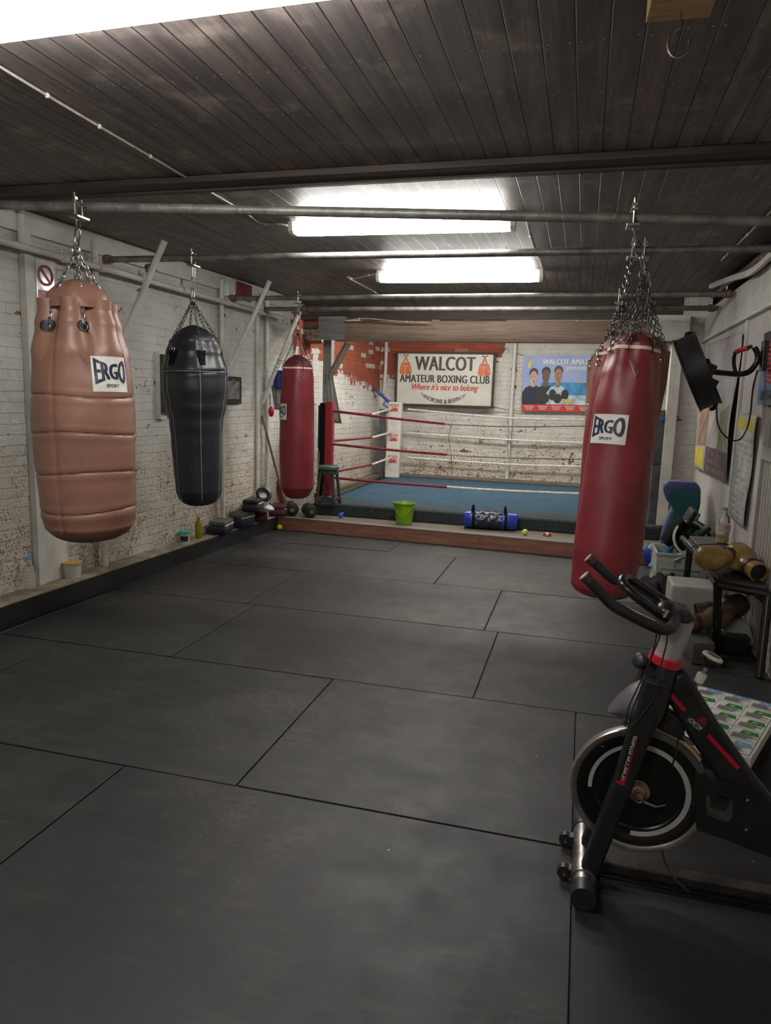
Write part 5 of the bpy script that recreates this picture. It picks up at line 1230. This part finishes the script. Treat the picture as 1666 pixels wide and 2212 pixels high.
glove('boxing_glove', onZ(1538, 1206, gz+.095), eul(.15, .1, math.radians(216)), 'shiny gold boxing glove on the bench, the left one with round fist', 'gold', 'brownprint', 1.25, 'gold gloves on the bench', -1)
glove('boxing_glove', onZ(1601, 1207, gz+.085), eul(-.1, -.1, math.radians(104)), 'shiny gold boxing glove on the bench, the right one with dark cuff opening', 'gold', 'gold', 1.35, 'gold gloves on the bench')
tag(MB().ell(onZ(1640, 1235, gz+.03), (.03, .09, .03), rotm(0, 0, .4)).ell(onZ(1632, 1222, gz+.03), (.035, .03, .03)).build('hand_wrap', 'cuffblack', smooth=True), 'rolled black hand wrap behind the right gold glove', 'hand wrap')
# big plastic bottle
c = Vector((1.115, 6.0, bz+.068)); bo = thing('water_bottle', c, 'large clear plastic bottle with a pink label and some yellow drink on the bench', 'bottle')
bs_ = .85
prf = [(0, .045), (.006, .056), (.03, .058), (.06, .055), (.12, .058), (.17, .054), (.19, .058), (.235, .050), (.275, .024), (.285, .018), (.305, .018)]
MB().lathe(c, (0, 0, 1), [(h*bs_, r*bs_) for h, r in prf], 32).build('bottle_body', 'glassy', bo, smooth=50)
MB().lathe(c+Vector((0, 0, .3*bs_)), (0, 0, 1), [(0, .021), (.022, .021)], 20).build('bottle_cap', 'print_grey', bo, smooth=40)
MB().lathe(c+Vector((0, 0, .085)), (0, 0, 1), [(0, .0525), (.062, .0522)], 32).build('bottle_label', sm('pink_label', (.55, .22, .34), .4, 0, .3, 30, 0, col2=(.6, .55, .55)), bo, smooth=40)
MB().lathe(c+Vector((0, 0, .004)), (0, 0, 1), [(0, .034), (.004, .043), (.062, .043)], 28).build('yellow_drink', sm('yellow_drink', (.50, .45, .12), .2, 0, .05, 5, 0), bo, smooth=40)
# cord over the bench
tag(MB().tube(catmull([onZ(1487, 1188, gz+.04), onZ(1505, 1178, gz+.08), onZ(1555, 1176, gz+.10), onZ(1590, 1182, gz+.07), onZ(1605, 1196, gz+.05)], 6), .0035, 5).build('cord', 'black', smooth=True), 'thin black cord looped over the bench behind the gold gloves', 'cord')

# pale step trainer and gloves under the bench
sp = thing('aerobic_step', (.9, 5.4, 0), 'pale grey plastic step platform on dark blocks beneath the bench', 'aerobic step')
A1 = [onZ(1465, 1275, .22), onZ(1550, 1288, .22), onZ(1550, 1310, .16), onZ(1460, 1296, .16)]
MB().box((.93, 5.93, .125), (.36, .34, .25), bev=.02).build('step_block', 'paleplastic', sp)
MB().prism([onY(1562, 1345, 5.08), onY(1590, 1330, 5.08), onY(1622, 1352, 5.08), onY(1632, 1396, 5.08), onY(1562, 1388, 5.08)], (.0, .16, 0)).build('step_ramp', 'paleplastic', sp, bevel=.012)
MB().box((.86, 5.25, .09), (.10, .12, .14)).build('step_foot', 'paleplastic', sp, bevel=.008)
MB().box((1.05, 5.35, .06), (.22, .7, .12), bev=.01).build('riser_block', 'black', sp)
tag(MB().box(onZ(1500, 1388, .075), (.14, .45, .15), rotm(0, 0, .12), bev=.03).build('foam_block', 'greyplastic', None, smooth=50), 'dark grey rounded block on the floor left of the bench legs', 'block')
glove('boxing_glove', onZ(1580, 1312, .30), eul(0, -.15, math.radians(8)), 'darker brown boxing glove under the bench, the upper one of two', 'darkbrown', 'brownleather', 1.2, 'old brown gloves under the bench')
glove('boxing_glove', onZ(1548, 1334, .24), eul(.3, -.2, math.radians(20)), 'old brown boxing glove under the bench, the lower one, cuff towards the bike', 'brownleather', 'brownleather', 1.15, 'old brown gloves under the bench')

# exercise chart box behind the bike
cb = thing('exercise_chart', (.8, 3.3, .20), 'white board with green and blue exercise pictures lying behind the bike', 'chart')
e1 = Vector((.921, -.389, 0)); e2 = Vector((.389, .921, 0))      # along the rows / away from camera
NR = onZ(1624, 1638, .22)
def xf(u, v, k=0): return Vector((NR.x, NR.y, .22))+e1*(u-.47)+e2*(v)+Vector((0, 0, .001*k))
def xf0(u, v, k=0): return xf(u, v, k)
LW, LH = .50, .66
MB().prism([xf(-.03, 0)-Vector((0, 0, .05)), xf(.47, 0)-Vector((0, 0, .05)), xf(.47, LH)-Vector((0, 0, .05)), xf(-.03, LH)-Vector((0, 0, .05))], (0, 0, .05)).build('chart_box', 'white', cb, bevel=.003)
t = MB(); t.tube([xf(-.02, .012, 1), xf(.458, .012, 1), xf(.458, LH-.012, 1), xf(-.02, LH-.012, 1)], .0015, 4, closed=True)
for i in range(1, 5): t.tube([xf(-.02, LH*i/5+.01, 1), xf(.458, LH*i/5+.01, 1)], .0006, 4)
for j in range(1, 4): t.tube([xf(-.02+.12*j, .012, 1), xf(-.02+.12*j, LH-.012, 1)], .0006, 4)
t.build('grid_lines', 'ink', cb)
rn = random.Random(11)
tx = MB()
for r_ in range(5):
    for c_ in range(4):
        u0_, v0_ = -.012+.12*c_, .018+LH/5*r_
        blu = r_ < 1 or (r_ == 1 and c_ == 0) or r_ == 4
        m_ = MB(); m_.poly([xf(u0_+.030, v0_+.066, 1.2), xf(u0_+.108, v0_+.066, 1.2), xf(u0_+.098, v0_+.108, 1.2), xf(u0_+.038, v0_+.108, 1.2)])
        pic = m_.build('exercise_picture', 'print_blue' if blu else 'print_green', cb, keep=True)
        MB().poly([xf(u0_+.06+.012*math.cos(a), v0_+.085+.006*math.sin(a), 1.6) for a in [2*math.pi*i/8 for i in range(8)]]).build('printed_body', 'cream', pic, keep=True)
        for j in range(7):
            L_ = rn.uniform(.06, .10); tx.quad(xf(u0_+.006, v0_+.010+.0078*j, 1.2), xf(u0_+.006+L_, v0_+.010+.0078*j, 1.2), xf(u0_+.006+L_, v0_+.0135+.0078*j, 1.2), xf(u0_+.006, v0_+.0135+.0078*j, 1.2))
tx.build('printed_lines', 'charcoal', cb, keep=True)
tag(MB().prism([xf(-.02, .02)-Vector((0, 0, .22)), xf(.45, .02)-Vector((0, 0, .22)), xf(.45, .62)-Vector((0, 0, .22)), xf(-.02, .62)-Vector((0, 0, .22))], (0, 0, .168)).build('black_box', 'black', None, bevel=.01), 'low black box carrying the white exercise chart behind the bike', 'box')

# ================================================================ EXERCISE BIKE
Yk = 2.36
bike = thing('exercise_bike', (.4, Yk, 0), 'black indoor cycling bike with red stripes and a large flywheel in the right foreground', 'exercise bike')
B = lambda x, y, Y=Yk: onY(x, y, Y)
# stabiliser on the floor with end cap and transport wheels
sx_ = .108; SR = .037
MB().cyl((sx_, 2.20, SR+.004), (sx_, 2.56, SR+.004), SR, seg=32).build('front_stabiliser', 'steel', bike, smooth=50)
for ya_, yb2 in ((2.165, 2.225), (2.55, 2.585)): MB().cyl((sx_, ya_, SR+.004), (sx_, yb2, SR+.004), SR+.003, seg=32).build('stabiliser_cap', 'blackplastic', bike, smooth=50)
for yy_ in (2.31, 2.50):
    wl = MB().cyl((sx_-.062, yy_-.012, .030), (sx_-.062, yy_+.012, .030), .024, seg=24).build('transport_wheel', 'blackplastic', bike, smooth=50)
    MB().prism([(sx_-.072, yy_-.016, .020), (sx_-.03, yy_-.016, .018), (sx_-.02, yy_-.016, .055), (sx_-.06, yy_-.016, .046)], (0, .032, 0)).build('wheel_bracket', 'black', wl)
    MB().cyl((sx_-.062, yy_-.022, .030), (sx_-.062, yy_+.022, .030), .005, seg=12).build('wheel_bolt', 'chrome', wl)
# base rail and rear stabiliser
MB().prism([(sx_, 2.375, .012), (1.04, 2.375, .012), (1.04, 2.425, .012), (sx_, 2.425, .012)], (0, 0, .035)).build('base_rail', 'darksteel', bike, bevel=.004)
MB().quad((.71, 2.372, .0475), (.80, 2.372, .0475), (.80, 2.41, .0475), (.71, 2.41, .0475)).build('rating_label', 'cream', bike)
MB().cyl((1.04, 2.16, SR+.004), (1.04, 2.58, SR+.004), SR, seg=28).build('rear_stabiliser', 'black', bike, smooth=50)
# flywheel
wc = (B(1236, 1702)+B(1530, 1702))/2; wr = (B(1530, 1702)-B(1236, 1702)).length/2; 
wz = (B(1382, 1567).z+B(1382, 1840).z)/2; wrz = (B(1382, 1567).z-B(1382, 1840).z)/2; wc.z = wz; WR = (wr+wrz)/2
n = Vector((0, -1, 0)); o_ = wc+Vector((0, .017, 0))
fw_ = MB().lathe(o_, n, [(-.0, WR-.03), (0, WR-.002), (.004, WR), (.030, WR), (.034, WR-.003), (.034, WR-.016), (.030, WR-.022), (.002, WR-.022)], 96).build('flywheel_rim', 'flyrim', bike, smooth=35)
dk = MB().lathe(o_+Vector((0, .002, 0)), n, [(-.002, WR-.024), (.026, WR-.021), (.028, WR-.022), (.028, WR-.045), (.024, WR-.052), (.024, WR-.078), (.020, WR-.083), (.020, .03)], 96).build('flywheel_disc', 'blackgloss', fw_, smooth=35)
def ringarc(a0, a1, r0_, r1_, off, n_=40):
    m = MB(); m.grid(lambda u, v: wc+Vector((math.cos(a0+(a1-a0)*u)*(r0_+(r1_-r0_)*v), -off, math.sin(a0+(a1-a0)*u)*(r0_+(r1_-r0_)*v))), n_, 1); return m
ringarc(math.radians(-95), math.radians(48), WR-.073, WR-.056, .0085).build('white_arc', 'pinkgrey', dk)
ringarc(math.radians(48), math.radians(88), WR-.073, WR-.056, .0085).build('white_arc', 'pinkgrey', dk)
ringarc(math.radians(100), math.radians(185), WR-.071, WR-.058, .0085).build('white_arc', 'pinkgrey', dk)
MB().cyl(wc+Vector((0, .04, 0)), wc+Vector((0, -.05, 0)), .012, seg=16).lathe(wc+Vector((0, -.008, 0)), n, [(0, .036), (.008, .036), (.010, .02), (.02, .018)], 28).build('hub', 'copper', bike, smooth=40)
MB().torus(wc+Vector((-.0, -.045, -.01)), (0, 1, 0), .012, .004).cyl(wc+Vector((.015, -.04, -.02)), wc+Vector((.055, -.04, -.03)), .005, seg=10).cyl(wc+Vector((.055, -.04, -.03)), wc+Vector((.085, -.035, -.02)), .003, seg=8).build('axle_bolt', 'steel', bike)
for q in (25, 145, 265): pass
bl3 = MB()
for q in (12, 132, 238): bl3.ell(wc+Vector((math.cos(math.radians(q))*(WR-.034), -.012, math.sin(math.radians(q))*(WR-.034))), (.004, .003, .004), seg=8)
bl3.build('rim_bolts', 'chrome', dk)
# fork legs either side
def flatbar(P, wd, Y0, Y1_, name, mat, parent=bike, bev=.008):
    # P: list of (x,z) centre points with widths wd; extruded Y0..Y1
    pts = []; back = []
    for i, (p, w_) in enumerate(zip(P, wd)):
        a = P[max(i-1, 0)]; b = P[min(i+1, len(P)-1)]; d = Vector((b[0]-a[0], b[1]-a[1])).normalized(); nn = Vector((-d.y, d.x))
        pts.append((p[0]+nn.x*w_/2, Y0, p[1]+nn.y*w_/2)); back.append((p[0]-nn.x*w_/2, Y0, p[1]-nn.y*w_/2))
    return MB().prism(pts+back[::-1], (0, Y1_-Y0, 0)).build(name, mat, parent, bevel=bev, smooth=50)
def PX(*pts, Y=Yk): return [((onY(x, y, Y)).x, (onY(x, y, Y)).z) for x, y in pts]
Yn_ = 2.285
fb = PX((1290, 1850), (1350, 1680), (1400, 1530), (1418, 1470), Y=Yn_); fb[0] = (.125, .065)
leg = flatbar(fb, (.058, .062, .070, .075), 2.265, 2.315, 'fork_leg', 'black')
leg2 = flatbar(fb, (.058, .062, .070, .075), 2.405, 2.455, 'fork_leg', 'black')
# sleeve where the leg meets the stabiliser
MB().cyl((sx_, 2.262, SR+.004), (sx_, 2.33, SR+.004), SR+.0045, seg=28).build('leg_collar', 'steel', bike, smooth=50)
# lettering along the near leg
a0_, a1_ = onY(1343, 1688, 2.262), onY(1372, 1590, 2.262); du = (a1_-a0_); L_ = du.length; du.normalize(); dn = Vector((du.z, 0, -du.x)); dn = -dn
t = MB(); put_text(t, 'HOMCOM FITNESS', lambda u, v: a0_+Vector((.004, 0, 0))+du*(L_*(.02+.98*u))+dn*(-.004+.012*v), .02, spacing=1.0); t.build('leg_lettering', 'white', leg, keep=True)
t = MB(); t.poly([a0_-dn*.012-du*.0, a0_+du*L_*.95-dn*.009, a0_+du*L_*.95-dn*.006, a0_-dn*.005, a0_+dn*.014, a0_+dn*.016-du*.010, a0_-dn*.012-du*.012]); t.build('red_flash', 'red', leg, keep=True)
# head: black tube, red collar, silver post
def eltube(P, rx, ry, name, mat, parent=bike, seg=32):
    m = MB(); rings = []
    for i, p in enumerate(P):
        a = P[max(i-1, 0)]; b = P[min(i+1, len(P)-1)]; d = (Vector(b)-Vector(a)).normalized(); s = Vector((0, 1, 0)); q = d.cross(s).normalized()
        rings.append([m.b.verts.new(Vector(p)+q*rx[i]*math.cos(2*math.pi*k/seg)+s*ry[i]*math.sin(2*math.pi*k/seg)) for k in range(seg)])
    for A, Bb in zip(rings, rings[1:]):
        for k in range(seg): m.b.faces.new((A[k], A[(k+1) % seg], Bb[(k+1) % seg], Bb[k]))
    m.b.faces.new(rings[0][::-1]); m.b.faces.new(rings[-1]); return m.build(name, mat, parent, smooth=50)
h0, h1, h2, h3 = B(1404, 1535), B(1438, 1428), B(1442, 1415), B(1468, 1338)
eltube([h0, h1], (.050, .048), (.085, .055), 'head_tube', 'blackgloss')
eltube([B(1436, 1431), B(1441, 1416)], (.052, .052), (.058, .058), 'red_collar', 'red')
eltube([h1, h3], (.041, .045), (.045, .040), 'handlebar_post', 'silverpost')
# fork crown shroud
eltube([B(1372, 1605), B(1400, 1530), B(1412, 1490)], (.035, .045, .047), (.05, .095, .09), 'fork_shroud', 'greyplastic')
# nose guard: curved sweat shield in front of the wheel
def ng(u, v):
    # u along from tip to root, v around
    tip = B(1313, 1534); root_t = B(1388, 1472); root_b = B(1368, 1560)
    up_e = tip.lerp(root_t, u)+Vector((0, 0, .016*math.sin(math.pi*u))); lo_e = tip.lerp(root_b, u)
    w2 = .012+.075*math.sqrt(max(0, u)); a = v*math.pi*2
    c_ = (up_e+lo_e)/2; h_ = (up_e-lo_e)/2
    return c_+h_*math.cos(a)+Vector((0, w2*math.sin(a), 0))
MB().grid(ng, 14, 24).build('sweat_shield', 'greyplastic', bike, smooth=60)
# main down tube with stripes
dt = PX((1448, 1455), (1520, 1575), (1600, 1690), (1700, 1820), Y=Yk)
dtb = flatbar(dt, (.095, .10, .10, .11), 2.325, 2.395, 'down_tube', 'black', bev=.014)
Yd = 2.3235
def stripe(p, q, w_, name='red_stripe', mat='red'):
    a, b = onY(*p, Yd), onY(*q, Yd); d = (b-a).normalized(); nn = Vector((-d.z, 0, d.x))*w_/2
    MB().prism([a-nn, b-nn, b+nn, a+nn], (0, -.0015, 0)).build(name, mat, dtb)
stripe((1446, 1496), (1480, 1535), .013); stripe((1530, 1588), (1596, 1660), .013)
a_, b_ = onY(1484, 1556, Yd-.002), onY(1511, 1579, Yd-.002); d = b_-a_; nn = Vector((-d.z, 0, d.x)); nn = nn if nn.z > 0 else -nn
t = MB(); put_text(t, 'HOMCOM', lambda u, v: a_+d*u-nn*.02+nn*.36*v, .0); t.build('frame_lettering', 'white', dtb, keep=True)
t = MB(); t.poly([a_+d*.38+nn*.42, a_+d*1.0+nn*.42, a_+d*1.0+nn*.62, a_+d*.70+nn*1.0, a_+d*.38+nn*.66]); t.build('house_logo', sm('dark_red_logo', (.20, .01, .02), .5, 0, .05, 9, 0), dtb, keep=True)
# chain guard plate with a rounded window
def P2(x, y): p = onY(x, y, 2.33); return (p.x, p.z)
outer = [P2(1500, 1672), P2(1578, 1685), P2(1620, 1700), P2(1680, 1740), P2(1700, 1860), P2(1640, 1838), P2(1570, 1810), P2(1505, 1788)]
inner = [P2(1522, 1713), P2(1566, 1715), P2(1582, 1722), P2(1583, 1735), P2(1580, 1758), P2(1573, 1770), P2(1556, 1768), P2(1522, 1753)]
def plate_ring(outer, inner, Y0, t_):
    m = MB(); n_ = len(outer)
    for Y in (Y0, Y0+t_):
        for i in range(n_):
            a, b, c_, d_ = outer[i], outer[(i+1) % n_], inner[(i+1) % n_], inner[i]
            m.quad((a[0], Y, a[1]), (b[0], Y, b[1]), (c_[0], Y, c_[1]), (d_[0], Y, d_[1]))
    for L in (outer, inner):
        for i in range(n_):
            a, b = L[i], L[(i+1) % n_]; m.quad((a[0], Y0, a[1]), (b[0], Y0, b[1]), (b[0], Y0+t_, b[1]), (a[0], Y0+t_, a[1]))
    bmesh.ops.remove_doubles(m.b, verts=m.b.verts, dist=1e-5); return m
inner = inner[0:1]+inner[1:2]+inner[2:3]+inner[3:4]+inner[4:5]+inner[5:6]+inner[6:7]+inner[7:8]
cg = plate_ring(outer, inner, 2.315, .06).build('chain_guard', 'black', bike)
bb = MB()
for px, py in ((1615, 1729), (1612, 1793)): bb.ell(onY(px, py, 2.314), (.005, .003, .005), seg=10)
bb.build('guard_screws', 'chrome', cg)
MB().cyl((.72, 2.30, .33), (.72, 2.24, .33), .02, seg=20).cyl((.72, 2.25, .33), (.80, 2.25, .20), .012, seg=12).build('crank', 'darksteel', bike, smooth=50)
MB().box((.80, 2.20, .19), (.10, .08, .025), bev=.005).build('pedal', 'blackplastic', bike)
MB().cyl((.80, 2.36, .45), (.88, 2.36, .80), .022, seg=20).build('seat_post', 'silverpost', bike, smooth=50)
MB().ell((.92, 2.36, .83), (.14, .09, .04)).ell((.80, 2.36, .83), (.10, .035, .03)).build('saddle', 'black', bike, remesh=.01)
MB().prism([(.66, 2.33, .20), (1.06, 2.33, .06), (1.06, 2.33, .12), (.70, 2.33, .36)], (0, .06, 0)).build('rear_stay', 'black', bike, bevel=.008)
# handlebars
gN, gF = 2.20, 2.54
nearP = catmull([onY(1269, 1250, gN), onY(1296, 1278, gN), onY(1322, 1305, gN), onY(1350, 1322, gN), onY(1395, 1345, gN+.01), onY(1430, 1359, gN+.02), onY(1452, 1355, gN+.06), onY(1459, 1336, gN+.12), B(1455, 1328)], 8)
MB().tube(nearP, [.0175]*(len(nearP)-14)+[.0185]*14, 18).build('handlebar', 'blackplastic', bike, smooth=True)
farP = catmull([onY(1277, 1210, gF), onY(1300, 1230, gF), onY(1325, 1252, gF), onY(1342, 1256, gF), onY(1370, 1262, gF-.02), onY(1420, 1290, gF-.06), onY(1450, 1310, gF-.10), B(1456, 1324)], 8)
MB().tube(farP, .0165, 18).build('handlebar', 'blackplastic', bike, smooth=True)
for P_, nm in ((nearP, 1), (farP, 2)):
    d = (P_[1]-P_[0]).normalized(); MB().cyl(P_[0]-d*.012, P_[0]+d*.012, .0185, seg=20).build('grip_ring', 'darkbrown', bike, smooth=50)
    MB().cyl(P_[0]-d*.015, P_[0]-d*.012, .0165, seg=20).build('grip_end', 'silverpost', bike)
# loop bar between
lpP = catmull([onY(1440, 1335, 2.32), onY(1405, 1312, 2.31), onY(1368, 1283, 2.31), onY(1346, 1262, 2.33), onY(1348, 1250, 2.37), onY(1362, 1252, 2.41), onY(1395, 1272, 2.42), onY(1425, 1292, 2.42), onY(1450, 1312, 2.40)], 8)
MB().tube(lpP, .0155, 16).build('loop_bar', 'blackgloss', bike, smooth=True)
MB().grid(lambda u, v: nearP[int(22+u*14)]+Vector((0, -.004, .0185+.002*math.sin(v*3)))+Vector((0, .014*(v-.5)*math.sin(math.pi*u), 0)), 14, 4).build('pulse_sensor', 'chrome', bike, solid=.002)
# clamp head and console
MB().ell(B(1441, 1322), (.045, .06, .035)).build('bar_clamp', 'blackgloss', bike, smooth=True)
MB().cyl(B(1436, 1334, 2.30), B(1444, 1318, 2.30), .006, seg=14).build('clamp_lever', 'chrome', bike, smooth=50)
cs = MB().prism([B(1452, 1314, 2.33), B(1492, 1322, 2.33), B(1504, 1342, 2.33), B(1488, 1348, 2.33), B(1456, 1346, 2.33)], (0, .10, 0)).build('console', 'blackplastic', bike, bevel=.008)
MB().prism([B(1460, 1313, 2.345), B(1490, 1320, 2.345), B(1492, 1324, 2.345), B(1460, 1317, 2.345)], (0, .07, 0)).build('console_screen', 'glass_dark', cs)
MB().prism([B(1428, 1342, 2.32), B(1462, 1340, 2.32), B(1470, 1352, 2.32), B(1446, 1362, 2.32)], (0, .08, 0)).build('post_cap', 'blackplastic', bike, bevel=.006)
# front adjusting knob
kp = B(1392, 1432, 2.33); MB().cyl(B(1410, 1432, 2.36), B(1394, 1430, 2.33), .010, seg=12).build('knob_stem', 'blackplastic', bike, smooth=50)
MB().lathe(kp, B(1376, 1424, 2.31)-kp, [(0, .018), (.006, .024), (.028, .026), (.034, .020)], 10, None).build('adjusting_knob', 'blackplastic', bike, smooth=50)
# resistance knob on the down tube
k0, k1, k2, k3 = B(1496, 1495, 2.37), B(1508, 1475, 2.37), B(1521, 1450, 2.37), B(1536, 1425, 2.37)
MB().cyl(k0, k3, .006, seg=12).build('tension_rod', 'chrome', bike, smooth=50)
MB().lathe(k1, k2-k1, [(0, .011), (.004, .015), (.032, .016), (.036, .010)], 8).build('tension_sleeve', 'white', bike)
tk = MB().lathe(B(1527, 1441, 2.37), k3-k2, [(0, .012), (.014, .020), (.022, .031), (.034, .033), (.044, .028), (.047, .012)], 28).build('tension_knob', 'blackplastic', bike, smooth=50)
MB().lathe(B(1527, 1441, 2.37)+(k3-k2).normalized()*.036, k3-k2, [(0, .033), (.006, .032), (.0095, .026), (.009, .02)], 28).build('knob_ring', 'cream', tk, smooth=50)
MB().box(B(1496, 1500, 2.36), (.03, .04, .035), rotm(0, .6, 0), bev=.005).build('rod_bracket', 'blackplastic', bike)
# brake cables
for P_ in ([(1428, 1350), (1424, 1380), (1408, 1420), (1392, 1470), (1368, 1530), (1358, 1570), (1345, 1590)], [(1442, 1352), (1440, 1390), (1428, 1440), (1422, 1490), (1398, 1530), (1365, 1570), (1345, 1592)], [(1421, 1352), (1415, 1390), (1400, 1440), (1378, 1485), (1358, 1530), (1352, 1570)]):
    MB().tube(catmull([onY(x, y, 2.255) for x, y in P_], 6), .0026, 6).build('brake_cable', 'black', bike, smooth=True)
MB().tube(catmull([onY(1482, 1572, 2.30), onY(1465, 1600, 2.31), onY(1461, 1625, 2.30), onY(1450, 1662, 2.30)], 5), .0028, 6).build('brake_wire', 'black', bike, smooth=True)
MB().tube(catmull([onY(1431, 1838, 2.33), onY(1437, 1862, 2.30), onY(1455, 1895, 2.28), onY(1490, 1928, 2.22)], 5), .0026, 6).build('trailing_cable', 'black', bike, smooth=True)
# wooden brake pad strip over the wheel and its holder
ringarc(math.radians(38), math.radians(82), WR+.003, WR+.012, -.0).build('brake_shoe', 'rawpine', bike, solid=.03)
MB().prism([B(1476, 1590, 2.34), B(1500, 1606, 2.34), B(1500, 1613, 2.34), B(1474, 1598, 2.34)], (0, .02, 0)).build('brake_arm', 'steel', bike, bevel=.003)
MB().prism([B(1420, 1520, 2.34), B(1480, 1560, 2.34), B(1480, 1605, 2.34), B(1425, 1580, 2.34)], (0, .05, 0)).build('brake_housing', 'black', bike, bevel=.008)
